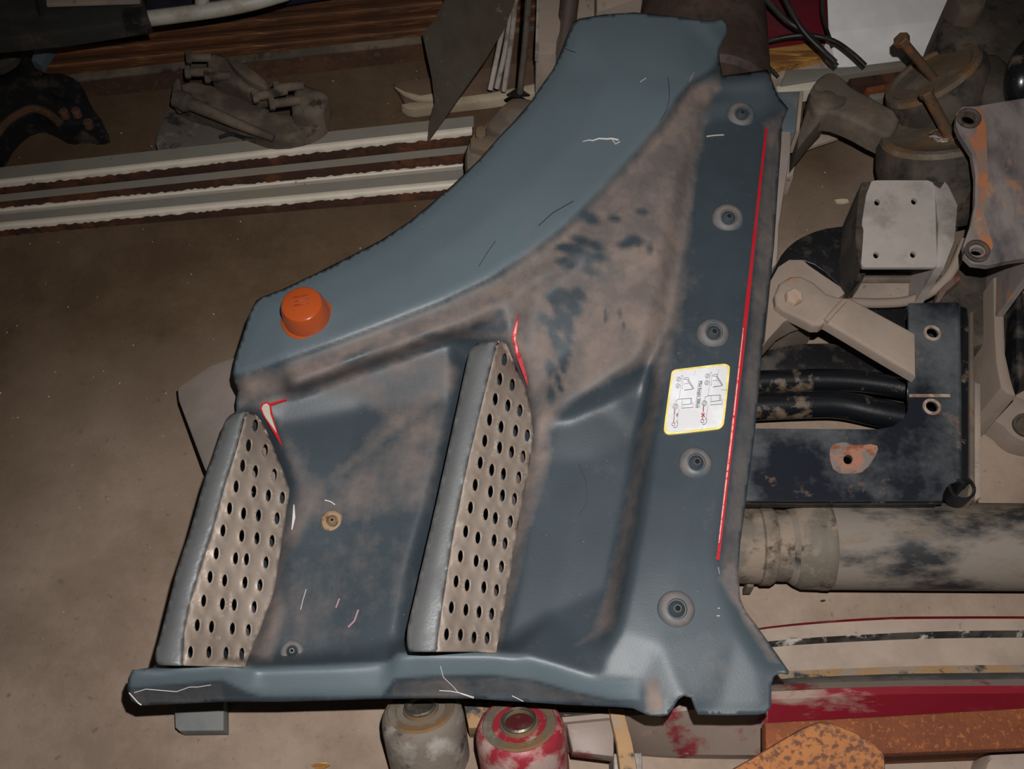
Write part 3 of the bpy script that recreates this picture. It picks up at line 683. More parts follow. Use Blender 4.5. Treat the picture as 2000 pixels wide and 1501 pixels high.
def stroke(pts, wd=6, arr=None):
    pts = [q(*p) for p in pts]; (inks if arr is None else arr).append(ribbon(pts, wd / 9.38, .0038, step=30))
def ring(cx, cy, r, wd=6, arr=None): stroke([(cx + r * math.cos(a * math.pi / 7), cy + r * math.sin(a * math.pi / 7)) for a in range(15)], wd, arr)
for dx, dy, s in ((0, 0, 0), (530, -60, 1)):
    T_ = lambda L: [(x + dx, y + dy) for x, y in L]
    for cx, cy in ((332, 375), (320, 498)): ring(cx + dx, cy + dy, 40, 5); ring(cx + dx, cy + dy, 17, 5)
    stroke(T_([(385, 310), (415, 310), (405, 545), (372, 545), (385, 310)]), 4); stroke(T_([(365, 560), (345, 735)]), 4)
    stroke(T_([(440, 350), (515, 345), (520, 375), (490, 385), (420, 370)]), 5); stroke(T_([(505, 375), (612, 545), (595, 555), (435, 575)]), 8); stroke(T_([(495, 400), (590, 545)]), 4)
    stroke(T_([(430, 465), (480, 450), (520, 462)]), 3)
    stroke(T_([(285, 765), (340, 738), (575, 725), (575, 825), (395, 845), (385, 905), (600, 890), (595, 800)]), 6); stroke(T_([(400, 740), (395, 845)]), 4); stroke(T_([(560, 735), (558, 825)]), 9)
    ring(275 + dx, 875 + dy, 46, 6); ring(275 + dx, 875 + dy, 22, 6); stroke(T_([(285, 765), (285, 820)]), 4)
    stroke(T_([(262, 930), (245, 1150)]), 9); stroke(T_([(340, 915), (310, 1150)]), 4)
    ring(238 + dx, 1200 + dy, 30, 7); stroke(T_([(290, 1140), (318, 1180), (312, 1230), (280, 1260), (240, 1258)]), 8)
    stroke(T_([(262, 930), (255, 1020)]), 16, reds); stroke(T_([(250, 1080), (238, 1180)]), 12, reds)
stroke([(752, 1000), (812, 1060)], 14, reds); stroke([(812, 1000), (752, 1060)], 14, reds)
stroke([(312, 1000), (300, 1055)], 22)
stroke([(700, 415), (765, 405), (715, 885), (640, 895), (700, 415)], 5); stroke([(690, 545), (745, 535)], 4)
stroke([(640, 215), (620, 300)], 3); stroke([(1075, 200), (1050, 300)], 3); stroke([(1110, 570), (1220, 570)], 3); stroke([(790, 1200), (735, 1330)], 3)
panel.add('line_drawing', join(*inks), m_ink, parent=dcl); 
for r_ in reds: panel.add('red_mark', r_, m_inkred, parent=dcl)
def text_part(body, px, py, ang, size, m, parent):
    cu = bpy.data.curves.new('lettering', 'FONT'); cu.body = body; cu.size = size; cu.extrude = .0002; cu.align_x = 'CENTER'; cu.align_y = 'CENTER'
    ob = bpy.data.objects.new('lettering', cu); COL.objects.link(ob); dg = bpy.context.evaluated_depsgraph_get(); me_ = bpy.data.meshes.new_from_object(ob.evaluated_get(dg))
    bpy.data.objects.remove(ob); bm = bmesh.new(); bm.from_mesh(me_); bm.transform(Matrix.Translation(W(px, py, zs(px, py) + .0040)) @ Matrix.Rotation(ang, 4, 'Z'))
    return panel.add('lettering', bm, m, parent=parent)
a_ = W(*q(733, 440), zs(*q(733, 440))); b_ = W(*q(680, 870), zs(*q(680, 870))); d_ = b_ - a_
text_part('Max height 200cm', *q(706, 655), math.atan2(d_.y, d_.x), .0052, m_ink, dcl)

def scr(path, w_, m, nm='scratch'):
    w_ = w_ * .6 if np.isscalar(w_) else tuple(v * .6 for v in w_)
    panel.add(nm, ribbon(path, w_, .0016, step=8), m)
scr([(1138, 276), (1150, 273), (1158, 274), (1170, 270), (1185, 271), (1195, 270), (1208, 273)], (1.5, 4, 5), m_scratch); scr([(1196, 272), (1202, 281), (1211, 276)], 2.5, m_scratch)
scr([(262, 1352), (285, 1345), (320, 1348), (345, 1350), (370, 1341), (385, 1341), (412, 1337)], (2, 2, 1.5), m_scratch); scr([(252, 1352), (270, 1372), (276, 1376)], 4, m_scratch)
scr([(860, 1300), (866, 1322), (885, 1340), (895, 1352), (925, 1363)], 1.5, m_scratch); scr([(858, 1348), (880, 1349), (900, 1353), (926, 1361)], 2, m_scratch); scr([(1000, 1358), (1022, 1369)], 2, m_scratch)
scr([(598, 1150), (592, 1170), (587, 1190)], 1.6, m_scratch); scr([(634, 976), (646, 979), (654, 985)], 3, m_scratch); scr([(574, 985), (574, 1010), (570, 1034)], (3, 9, 3), m_scratch)
scr([(663, 1168), (656, 1186)], 5, m_pinkscr); scr([(700, 1190), (692, 1212), (680, 1224)], 5, m_pinkscr); scr([(1262, 152), (1250, 160)], 1.5, m_scratch)
scr([(1380, 266), (1396, 264), (1414, 263)], 3.5, m_cut, 'dust_smear'); scr([(1356, 140), (1350, 152), (1346, 160)], (2, 7, 2), m_flap, 'dust_smear')
scr([(1305, 150), (1308, 190), (1302, 215), (1290, 235)], 1.6, m_darkscr); scr([(1052, 440), (1080, 415), (1120, 392)], 2.2, m_darkscr); scr([(935, 520), (952, 492), (968, 470)], 1.5, m_darkscr)
scr([(1100, 93), (1112, 98), (1124, 102)], 1.5, m_darkscr); scr([(1403, 1107), (1405, 1120)], 3, m_flap, 'dust_smear')
scr([(1130, 905), (1145, 940), (1147, 980), (1130, 1005)], 1.5, m_darkscr)
scr([(1402, 1187), (1406, 1187)], 2, m_scratch); scr([(1400, 1202), (1406, 1202)], 2, m_scratch)
# --- flange behind the right edge, inner flap at the left, foot brackets under the panel
panel.add('side_flange', prism([(1527,255),(1546,256),(1544,300),(1531,380),(1522,440),(1520,490),(1517,515),(1508,524),(1500,524),(1512,400)], .198, .012, .003), m_flap, label='dusty grey flange under the right edge')
fp = [(346,757),(410,714),(480,690),(560,760),(560,960),(430,960),(400,916),(349,782)]
panel.add('inner_flap', prism([(x, y, zz) for (x, y), zz in zip(fp, (.075,.085,.10,.16,.16,.13,.10,.075))], th=.006, bev=.002), m_flap, label='pale grey dusty flap sticking out at the left')
panel.add('foot_bracket', prism([(338,1330),(437,1330),(437,1426),(350,1427),(342,1420)], .03, 'floor', .002), m_bluegrey, label='small blue grey bracket below the lower rim')
panel.add('foot_bracket', prism([(500,900),(540,900),(540,960),(500,960)], .12, 'floor', .002), m_bluegrey)
panel.add('foot_bracket', prism([(1380,1290),(1480,1290),(1480,1345),(1380,1345)], .215, .09, .002), m_bluegrey)
panel.done()

# ================================================================= painted rails, upper left
def rail(label, rows, x0=-60, group='white painted steel rails on the left'):
    t = Thing('steel_rail', label, 'rail', group)
    for nm, m, yl, yr, xr, zt, zb in rows:
        # yl,yr = (top,bottom) y at x=0 and at xr
        def ln(ya, yb, z): 
            jj = random.Random(int(ya)); J = [jj.uniform(-1.7, 1.7) if ya in (364, 406, 448) else 0 for _ in range(150)]
            return [(x, ya + (yb - ya) * x / xr + J[k_], z) for k_, x in enumerate(np.linspace(x0, xr, 150))]
        k = 6 if nm == 'rolled_edge' else 1; lines = []
        for i in range(k + 1):
            u = i / k; z = zt + (zb - zt) * u
            if nm == 'rolled_edge': z = zt + (zb - zt) * u + .004 * math.sin(math.pi * u)
            lines.append(ln(yl[0] + (yl[1] - yl[0]) * u, yr[0] + (yr[1] - yr[0]) * u, z))
        t.add(nm, loft(lines, th=.002, skirt=(nm == rows[-1][0])), m)
    t.done()
rail('white rail nearest the castings, widest with a grey web', [('web', m_rail, (327, 350), (226, 247), 925, .034, .034), ('rolled_edge', m_cream, (350, 364), (247, 263), 922, .034, .026), ('rusty_side', m_rustdark, (364, 380), (263, 284), 918, .024, .004)])
rail('middle white rail with dark rust along its web', [('web', m_rail, (380, 394), (284, 299), 914, .012, .012), ('rusty_web', m_rustdark, (394, 406), (299, 318), 910, .012, .016), ('rolled_edge', m_cream, (406, 418), (318, 328), 906, .018, .010)])
rail('front white rail with a rusty lower edge on the bare floor', [('web', m_rail, (419, 434), (330, 350), 905, .026, .026), ('rolled_edge', m_cream, (434, 448), (350, 366), 900, .026, .020), ('rusty_side', m_rustdark, (448, 459), (366, 384), 895, .018, .002)])

# ================================================================= boards, beam and tubes, top left
for i, (a, b, c_, d_, z, lab) in enumerate(((118, 142, 38, 62, .07, 'orange brown board lowest and nearest behind the rusty angle'), (93, 118, 14, 38, .09, 'orange brown board second from the rusty angle'), (66, 93, -12, 14, .11, 'orange brown board third from the rusty angle'), (36, 66, -40, -12, .13, 'orange brown board highest, under the white tube'))):
    ln = lambda ya, yb, z_: [(x, ya + (yb - ya) * (x - 75) / 815, z_) for x in np.linspace(75, 1140, 16)]
    single('board', lab, 'board', loft([ln(a + (b - a) * u, c_ + (d_ - c_) * u, .052 + .016 * math.sin(math.pi * u)) for u in np.linspace(.02, .98, 9)], skirt=True), m_wood, 'long orange brown boards at the top')
t = Thing('angle_iron', 'long rusty angle iron in front of the brown boards', 'angle iron')
ln = lambda ya, yb, z_: [(x, ya + (yb - ya) * (x - 150) / 700, z_) for x in np.linspace(120, 1120, 12)]
t.add('top_leg', loft([ln(144, 66, .05), ln(158, 81, .045)], .003), m_brake); t.add('front_leg', loft([ln(158, 81, .043), ln(174, 97, .010)], skirt=True), m_rustbrown); t.done()
t = Thing('frame_beam', 'dark greasy truck frame beam in the upper left corner', 'beam')
t.add('beam', prism([(-40,-60),(262,-60),(283,14),(289,36),(120,62),(-40,78)], .24, .03, .006), m_beam)
t.add('upper_plate', prism([(-40,-60),(60,-60),(70,18),(60,28),(-40,34)], .26, .02, .004), m_beam)
t.add('top_strip', prism([(88,-10),(275,-14),(272,2),(90,8)], .25, .006, .002), m_dustmetal, label='pale strip along the top of the beam')
t.add('end_joint', prism([(236,15),(283,12),(290,38),(240,44)], .243, .028, .002), m_black)
t.add('strut', prism([(72,84),(106,80),(78,126),(60,116)], .10, .02, .003), m_bluegrey, label='short blue grey strut under the beam')
t.add('lower_rib', prism([(90,84),(236,62),(240,68),(105,90)], .20, .006, .002), m_black); t.done()
t = Thing('tube_frame', 'white painted tube frame above the brown boards', 'tube')
t.add('rail_tube', tube([(284,37,.22),(400,22,.22),(480,8,.22),(560,-14,.22)], .0125, 14), m_whitetube)
t.add('post', tube([(396,24,.22),(392,-50,.24)], .0115, 14), m_whitetube)
t.add('post', tube([(560,-16,.22),(565,-10,.0)], .0115, 14), m_whitetube); t.done()
single('navy_panel', 'dark navy panel behind the white tube frame', 'panel', prism([(285,-80),(760,-80),(650,-12),(500,10),(285,40)], .12, .01, .002), m_navy)

# ================================================================= castings, upper left
t = Thing('hub_casting', 'black oily casting with an arched cutout at the left edge', 'casting')
t.add('body', prism([(-40,92),(30,92),(70,118),(88,138),(132,140),(158,160),(170,195),(203,238),(180,246),(150,240),(118,246),(92,230),(62,218),(28,232),(0,262),(-14,292),(-40,292)], .05, 'floor', .008, rnd=1), m_black)
t.add('boss', lathe(W(6,122,.05), axis_img(-.2,.7,.8), [(0,.034),(.012,.034),(.02,.028),(.02,.017),(.006,.016),(.006,0)], 30), m_darkcast)
t.add('arch_lining', tube([(-18,280,.053),(6,246,.053),(34,224,.053),(64,212,.053),(95,222,.053),(116,240,.053)], .007, 8), m_rustbrown)
t.add('lug', prism([(95,140),(135,142),(158,166),(160,188),(120,190),(92,180)], .062, .02, .006, rnd=2), m_black)
for a, b in ((175,248),(152,226),(128,228)): t.add('bolt', lathe(W(a,b,.05), axis_img(0,.6,.8), [(0,0),(0,.008),(.012,.008),(.014,.006),(.014,0)], 12), m_rustbrown)
t.done()
t = Thing('brake_casting', 'dusty brown casting with long bolts behind the white rails', 'casting')
t.add('foot', prism([(300,272),(318,225),(345,180),(420,205),(500,240),(505,262),(440,286),(308,298)], .03, 'floor', .006, rnd=1), m_brakefoot)
t.add('body', prism([(330,172),(345,158),(392,155),(455,178),(530,212),(560,222),(640,222),(632,240),(600,258),(545,270),(500,262),(420,225),(345,205)], .065, .035, .014, rnd=1, seg=3), m_brake)
t.add('push_rod', tube([(355,196,.085),(385,208,.085),(470,244,.078),(535,270,.07)], (.013,.006), 12), m_brake)
t.add('collar', lathe(W(352,195,.085), (W(400,214,.081)-W(352,195,.085)), [(-.008,0),(-.008,.015),(.012,.017),(.02,.012),(.02,0)], 14), m_brake)
t.add('upper_flange', prism([(402,108),(420,98),(445,110),(495,140),(528,168),(520,180),(492,182),(455,160),(415,150),(404,130)], .10, .035, .012, rnd=1, seg=3), m_brake)
t.add('upper_rib', prism([(440,108),(470,118),(525,160),(520,172),(490,160),(455,132)], .115, .02, .008, rnd=2), m_brake)
t.add('right_flange', prism([(575,165),(590,158),(606,166),(640,176),(640,190),(625,222),(570,224),(566,200)], .095, .05, .012, rnd=1, seg=3), m_brake)
t.add('lever', prism([(340,155),(352,150),(356,200),(342,208),(332,190)], .08, .02, .006, rnd=1), m_brake)
for (a, b, c_, d_) in ((412,112,374,112),(420,140,372,141),(450,148,410,150),(560,176,503,188),(592,166,545,172),(585,196,536,202)):
    t.add('bolt', bolt(W(a,b,.10), W(c_,d_,.105), .0075, .0115, .009), m_brake)
t.add('spring_clip', tube([(428,268,.04),(450,262,.04),(470,266,.04),(500,268,.05)], .003, 8), m_black)
t.done()
# steel sheet, rods
pl = Plane((836,278,.03),(825,75,.13),(1005,-20,.30))
t = Thing('steel_sheet', 'weathered pointed steel sheet leaning over the rail ends', 'sheet')
t.add('sheet', prism([(876,-40),(1018,-40),(1000,12),(985,50),(945,118),(900,182),(866,232),(834,278),(838,240),(849,200),(843,150),(825,66),(848,40),(868,0)], plane=pl, th=.003, bev=0), m_steelsheet)
t.done()
rods = [([(957,175,.05),(977,80,.12),(990,10,.2)], 'short pale rod nearest the leaning steel sheet'), ([(970,172,.05),(988,90,.12),(1004,-20,.22)], 'middle thin pale rod beside the leaning steel sheet'), ([(984,177,.05),(998,80,.14),(1009,-20,.24)], 'right hand pale rod beside the leaning steel sheet')]
for pth, lab in rods: single('metal_rod', lab, 'rod', tube(pth, .0045, 10), m_rod, 'thin pale rods')
t = Thing('push_rod', 'tall dark rod with a round foot, standing on a casting', 'rod')
t.add('rod', tube([(1015,186,.145),(1026,80,.22),(1034,-30,.3)], .0052, 10), m_darkcast); t.add('foot', lathe(W(1012,188,.135), axis_img(0,1,.3), [(0,0),(0,.018),(.003,.019),(.007,.012),(.012,.005)], 20), m_black); t.done()
t = Thing('clamp_casting', 'dusty clamp casting under the arched panel edge', 'casting')
t.add('body', prism([(985,195),(1005,184),(1045,190),(1070,215),(1000,300),(960,345),(915,345),(907,320),(908,285),(920,262),(922,248),(950,238)], .13, 'floor', .012, rnd=1), m_browncast)
t.add('top_block', prism([(990,192),(1036,190),(1060,205),(990,268),(948,248),(955,232)], .155, .04, .008, rnd=1), m_browncast)
t.add('lug', prism([(926,248),(940,240),(952,250),(948,268),(930,268)], .15, .03, .006, rnd=1), m_rustcast)
t.add('band', prism([(918,268),(960,262),(990,270),(965,300),(918,285)], .145, .02, .004), m_rustcast); t.done()
single('box_channel', 'pale grey box channel standing at the top of the panel', 'channel', prism([(1053,-30),(1100,-30),(1094,60),(1088,80),(1086,106),(1048,104),(1046,96)], .12, 'floor', .003), m_dustmetal)
single('channel_flange', 'narrow bright steel strip along the pale box channel', 'strip', prism([(1049,-30),(1054,-30),(1052,104),(1045,101)], .128, .02, .001), m_rod)
single('dark_strut', 'dark grey strut between the box channel and the panel', 'strut', tube([(1082,160,.03),(1104,60,.10),(1118,-40,.16)], .016, 14), m_tank)
single('grey_post', 'short grey post right of the dark strut', 'post', prism([(1128,-30),(1166,-30),(1162,60),(1126,60)], .10, 'floor', .003), m_dustmetal)
single('wall_board', 'grey board edge above the panel top, left of the drum', 'board', prism([(1165,-40),(1262,-40),(1255,-8),(1165,24)], .16, 'floor', .003), m_dustmetal)
single('floor_board', 'brown dirty board on the floor under the thin rods', 'board', prism([(768,162),(846,150),(1075,112),(1070,168),(850,200),(790,198)], .014, 'floor', .001), m_boardbrown)
single('cream_strip', 'torn cream strip across the floor under the rods', 'strip', prism([(784,204),(800,200),(848,196),(960,181),(1060,160),(1055,180),(960,196),(852,208),(812,214),(796,212)], .02, 'floor', .001), m_creamedge)
single('torn_flap', 'small torn piece at the broken end of the brown board', 'scrap', prism([(770,168),(790,178),(822,186),(846,182),(848,194),(815,194),(792,186)], .03, .006, .001), m_creamedge)
t = Thing('drum', 'dark brown steel drum behind the top of the panel', 'drum')
t.add('body', lathe(W(1380,205,.108), (W(1366,-140,.108)-W(1380,205,.108)), [(0,0),(0,.096),(.01,.104),(.5,.106),(.5,0)], 48), m_tank); t.done()
# ================================================================= top right background
single('maroon_plate', 'dark red painted plate behind the black cables', 'plate', prism([(1484,-40),(1622,-40),(1622,62),(1482,82)], .07, 'floor', .003), m_maroonplate)
single('wood_block', 'splintered yellow wooden block under the black cables', 'wood', prism([(1452,118),(1472,96),(1540,76),(1626,66),(1630,104),(1560,122),(1462,142)], .05, 'floor', .003), m_yellowwood)
single('dusty_plank', 'dusty brown plank between the wooden block and the grey rail', 'plank', prism([(1470,146),(1560,122),(1632,104),(1640,134),(1535,150),(1450,165)], .035, 'floor', .003), m_dustmetal)
ln = lambda pts: [tuple(p) for p in pts]
t = Thing('white_board', 'folded white board at the top right behind the tall bolt', 'board')
t.add('upper_half', loft([[(1614,-60,.13),(1740,-70,.13),(1880,-80,.13)],[(1619,64,.095),(1740,50,.095),(1880,34,.095)]], .004), m_white)
t.add('lower_half', loft([[(1619,64,.095),(1740,50,.095),(1880,34,.095)],[(1626,96,.07),(1750,90,.07),(1880,80,.07)],[(1632,131,.045),(1690,128,.045),(1880,104,.045)]], .004, skirt=True), m_white); t.done()
for i, (pth, r, lab) in enumerate((([(1485,-15,.16),(1535,39,.14),(1580,69,.13),(1612,105,.12),(1634,130,.11)], .0052, 'thick black cable running down to the white board corner'),
    ([(1528,-15,.17),(1550,30,.155),(1574,66,.142),(1606,98,.13),(1632,122,.12)], .0048, 'second thick black cable crossing over the maroon plate'),
    ([(1445,150,.06),(1443,120,.08),(1475,90,.10),(1526,74,.115),(1580,69,.125),(1628,80,.13),(1664,104,.13),(1690,128,.12)], .0042, 'looping black cable ending on the white board'),
    ([(1606,-15,.13),(1607,30,.12),(1619,69,.12),(1627,90,.11)], .003, 'thin black cable along the left edge of the white board'),
    ([(1455,112,.09),(1490,123,.07),(1505,134,.06),(1520,150,.05)], .003, 'short thin black cable end over the wooden block'))):
    single('cable', lab, 'cable', tube(pth, r, 10), m_cable, 'black cables')
t = Thing('grey_rail', 'grey rail below the white board with dark rust inside', 'rail')
t.add('web', prism([(1536,136),(1660,130),(1772,116),(1775,128),(1650,146),(1525,166)], .05, .02, .002), m_rail)
t.add('white_lip', prism([(1516,168),(1600,156),(1602,172),(1520,180)], .045, .03, .002), m_cream)
t.add('rusty_core', prism([(1655,148),(1775,128),(1765,152),(1690,166),(1665,164)], .038, 'floor', .002), m_rustdark)
t.add('orange_strip', prism([(1688,166),(1762,156),(1750,170),(1695,178)], .03, 'floor', .002), m_rust)
t.add('lower_flange', prism([(1695,180),(1745,174),(1738,190),(1705,194)], .02, 'floor', .002), m_rail); t.done()
t = Thing('end_plate', 'blue grey bracket plate sticking out behind the upper right corner of the panel', 'bracket')
t.add('plate', prism([(1518,178),(1563,177),(1568,180),(1558,252),(1552,258),(1528,256)], .16, .06, .003), m_bluegrey); t.add('lip', prism([(1562,176),(1570,177),(1562,256),(1554,258)], .17, .05, .002), m_dustmetal)
t.add('hook', prism([(1532,290),(1545,300),(1554,325),(1550,342),(1534,345)], .05, 'floor', .004), m_dustmetal); t.done()
# upper V rod
t = Thing('torque_rod', 'dusty brown V shaped rod beyond the panel corner, upper of the two', 'rod', 'bent link rods')
t.add('arm', prism([(1583,178),(1592,156),(1612,140),(1632,138),(1650,152),(1664,168),(1700,186),(1765,222),(1745,268),(1722,262),(1668,232),(1624,216),(1600,222),(1586,205)], .15, .045, .008, rnd=1, seg=3), m_browncast)
t.add('second_arm', prism([(1582,195),(1606,212),(1618,222),(1592,250),(1556,296),(1558,262)], .13, .05, .006), m_browncast)
t.add('eye_ring', lathe(W(1618,186,.15), axis_img(.1,.8,.72), [(-.01,.029),(.0005,.029),(.0015,.027),(.0012,.013),(.003,.009),(.003,0)], 28), m_browncast)
t.done()
single('thin_plate', 'small thin grey plate on the floor below the upper rod', 'plate', prism([(1556,292),(1606,238),(1622,250),(1640,262),(1638,268),(1600,280),(1558,296)], .03, .008, .002), m_dustmetal)
# air springs
def airspring(label, cx, cy, dx, dy, ratio, R, z, depth, bh, bt):
    t = Thing('air_spring', label, 'air spring', 'round rust stained air springs'); p = W(cx, cy, z); a = axis_img(dx, dy, ratio)
    t.add('body', lathe(p, a, [(-depth,0),(-depth,R*.8),(-depth*.8,R*.98),(-depth*.35,R*1.04),(-.012,R*1.0),(0,R*.93),(.002,R*.88)], 48), m_darkcast)
    t.add('face', lathe(p, a, [(.000,R*.94),(.007,R*.90),(.008,R*.80),(.004,R*.74),(.0035,R*.4),(.006,R*.3),(.006,0)], 48), m_rustcast)
    t.done()
airspring('tilted round air spring behind the white board bolt', 1822, 150, -.64, .77, .42, .083, .17, .09, 0, 0)
airspring('larger round air spring in front, under the corroded washer', 1842, 262, -.28, .96, .52, .098, .165, .12, 0, 0)
t = Thing('bolt', 'long brown bolt standing tall in front of the white board', 'bolt', 'long bolts in the air springs')
t.add('bolt', bolt(W(1826,156,.18), W(1764,82,.25), .0072, .0125, .010), m_bolt); t.done()
t = Thing('bolt', 'long brown bolt leaning out of the corroded washer', 'bolt', 'long bolts in the air springs')
t.add('bolt', bolt(W(1860,275,.175), W(1812,186,.245), .0085, .011, .009), m_bolt); t.done()
single('washer', 'white corroded washer at the foot of the leaning bolt', 'washer', lathe(W(1845,268,.172), axis_img(-.28,.96,.55), [(0,.010),(.0,.026),(.005,.024),(.006,.012),(0,.010)], 28), m_washer)
t = Thing('gearbox_casting', 'large dark casting in the top right corner', 'casting')
t.add('body', prism([(1838,55),(1842,36),(1858,-4),(1866,-40),(2060,-40),(2060,225),(1990,205),(1968,150),(1930,105),(1900,86),(1862,84)], .20, 'floor', .03, rnd=1, seg=4), m_darkcast)
t.add('cover', prism([(1862,-40),(1932,-40),(1930,12),(1905,22),(1868,14)], .235, .05, .008, rnd=1), m_browncast)
t.add('shoulder', prism([(1905,100),(1950,92),(1985,125),(1992,170),(1975,200),(1930,190),(1905,150)], .215, .12, .02, rnd=2, seg=3), m_darkcast); t.done()
t = Thing('hose_elbow', 'black pipe stub at the right edge above the rusty bracket', 'pipe')
t.add('elbow', tube([(2030,90,.24),(2005,120,.24),(1994,160,.235),(1996,205,.20)], .024, 20), m_blackgloss); t.done()
# ================================================================= right middle: brackets
hol = [circ(1892,232,15,13,18), circ(1908,491,13,8,18)]
pl = Plane((1880,215,.29),(2040,190,.30),(1900,500,.27))
t = Thing('rusted_bracket', 'grey bracket plate with orange rust and two eyes at the right edge', 'bracket')
t.add('plate', prism([(1868,222),(1880,209),(1905,208),(1950,200),(2040,186),(2040,500),(1975,508),(1930,518),(1898,514),(1884,500),(1882,478),(1896,440),(1904,400),(1905,345),(1898,300),(1874,262),(1867,245)], plane=pl, th=.010, bev=0, holes=hol), m_bracketrust)
for h in hol:
    cx, cy = np.mean([p[0] for p in h]), np.mean([p[1] for p in h]); q0 = pl.at(cx, cy)
    t.add('eye', lathe(q0, pl.n, [(-.010,.0105),(-.010,.0165),(.003,.0165),(.0045,.014),(.003,.0105),(-.010,.0105)], 26), m_darkcast)
t.add('rust_band', prism([(1905,212),(1922,206),(1926,260),(1930,330),(1922,420),(1940,480),(1925,505),(1918,470),(1900,445),(1910,400),(1912,340),(1906,300),(1890,265),(1908,255)], plane=Plane((1880,215,.2906),(2040,190,.3006),(1900,500,.2706)), th=.0012, bev=0), m_orangerust, label='bright orange rust band')
t.add('rear_flange', prism([(2030,186),(2046,186),(2046,500),(2030,500)], .29, 'floor', .003), m_bracketrust); t.done()
h4 = [circ(x, y, 5.6, 6.4, 14) for x, y in ((1713,395),(1785,393),(1711,498),(1783,497))]
pl = Plane((1700,352,.205),(1820,352,.205),(1700,522,.19))
t = Thing('four_hole_bracket', 'pale grey bracket plate with four small holes', 'bracket')
t.add('plate', prism([(1702,354),(1712,352),(1812,352),(1822,356),(1826,366),(1830,515),(1826,522),(1686,522),(1680,512),(1684,430),(1692,380)], plane=pl, th=.006, bev=0, holes=h4), m_bracketgrey)
t.add('left_cheek', prism([(1684,354),(1703,353),(1694,380),(1690,420),(1682,522),(1676,505),(1670,460),(1676,380)], .197, 'floor', .003), m_darkcast)
t.add('right_cheek', prism([(1824,358),(1836,366),(1846,352),(1854,362),(1872,400),(1866,470),(1846,520),(1828,522),(1832,440)], .19, 'floor', .005), m_bracketgrey)
t.add('rear_block', prism([(1862,378),(1880,372),(1888,385),(1885,412),(1880,430),(1866,440),(1868,400)], .10, 'floor', .005), m_dustmetal)
t.done()
single('curved_arm', 'glossy black curved arm left of the four hole bracket', 'arm', prism([(1500,560),(1520,505),(1545,475),(1580,455),(1625,442),(1690,440),(1700,520),(1672,560),(1655,575),(1640,558),(1600,520),(1560,505),(1530,520)], .11, 'floor', .016, rnd=1, seg=3), m_black)
t = Thing('cross_frame', 'dusty grey curved cross frame below the four hole bracket', 'frame')
t.add('shelf', prism([(1668,532),(1850,530),(1842,552),(1800,575),(1740,585),(1660,582)], .06, 'floor', .004), m_dustmetal)
t.add('shelf_ridge', tube([(1675,545,.065),(1840,545,.065)], .006, 8), m_browncast)
t.add('curved_lip', tube([(1650,590,.075),(1720,592,.08),(1780,586,.09),(1830,562,.105),(1862,524,.12),(1885,470,.13)], .0075, 12), m_tan)
t.add('under_plate', prism([(1655,592),(1800,588),(1800,690),(1730,680),(1680,640)], .05, 'floor', .003), m_black)
t.add('casting_body', prism([(1822,590),(1835,565),(1868,525),(1890,500),(1935,520),(1942,560),(1948,610),(1965,662),(1905,676),(1890,690),(1860,680)], .10, 'floor', .010, rnd=1), m_darkcast)
t.add('red_rib', prism([(1826,590),(1834,566),(1860,540),(1876,530),(1878,545),(1850,568),(1838,588)], .118, .03, .005), mat('dull_red_paint', (108, 52, 46), (100, 84, 74), None, s2=20, rough=.7))
t.done()
# torque rod (lower)
t = Thing('torque_rod', 'tan dusty link rod with a hex bolt running under the black bracket', 'rod', 'bent link rods')
t.add('fork', prism([(1470,700),(1493,668),(1500,600),(1505,548),(1520,521),(1541,507),(1568,507),(1580,518),(1612,540),(1642,560),(1650,572),(1640,580),(1600,600),(1560,612),(1530,629),(1500,662)], .165, .05, .008, seg=3), m_tan)
t.add('arm', prism([(1513,575),(1522,552),(1545,538),(1565,538),(1590,550),(1615,572),(1635,578),(1660,580),(1790,650),(1790,733),(1730,698),(1618,631),(1612,628),(1603,634),(1588,634),(1560,620),(1530,606),(1516,594)], .18, .02, .005, seg=3), m_tan)
t.add('bend_line', tube([(1612,628,.179),(1632,605,.180),(1648,588,.180)], .004, 8), m_tan)
t.add('hex_bolt', hexhead(W(1548,584,.18), axis_img(.1,.5,.88), .0125, .010), m_boltdust, label='rust spotted hexagonal bolt head')
t.add('arm_foot', prism([(1500,560),(1600,560),(1600,620),(1500,640)], .12, 'floor', .003), m_browncast); t.done()
# black tubes
single('flat_bar', 'dull black flat bar above the two glossy tubes', 'bar', prism([(1440,672),(1620,668),(1700,684),(1820,700),(1820,732),(1440,722)], .05, 'floor', .004), m_black)
single('black_tube', 'slimmer glossy black tube behind the thicker one', 'tube', tube([(1430,748,.06),(1560,742,.06),(1680,745,.062),(1830,768,.065)], .0165, 18), m_blackgloss, 'glossy black tubes')
single('black_tube', 'thicker glossy black tube in front, rust stained', 'tube', tube([(1430,796,.06),(1560,790,.06),(1640,790,.06),(1720,806,.06),(1830,826,.06)], .0205, 20), m_blackgloss, 'glossy black tubes')
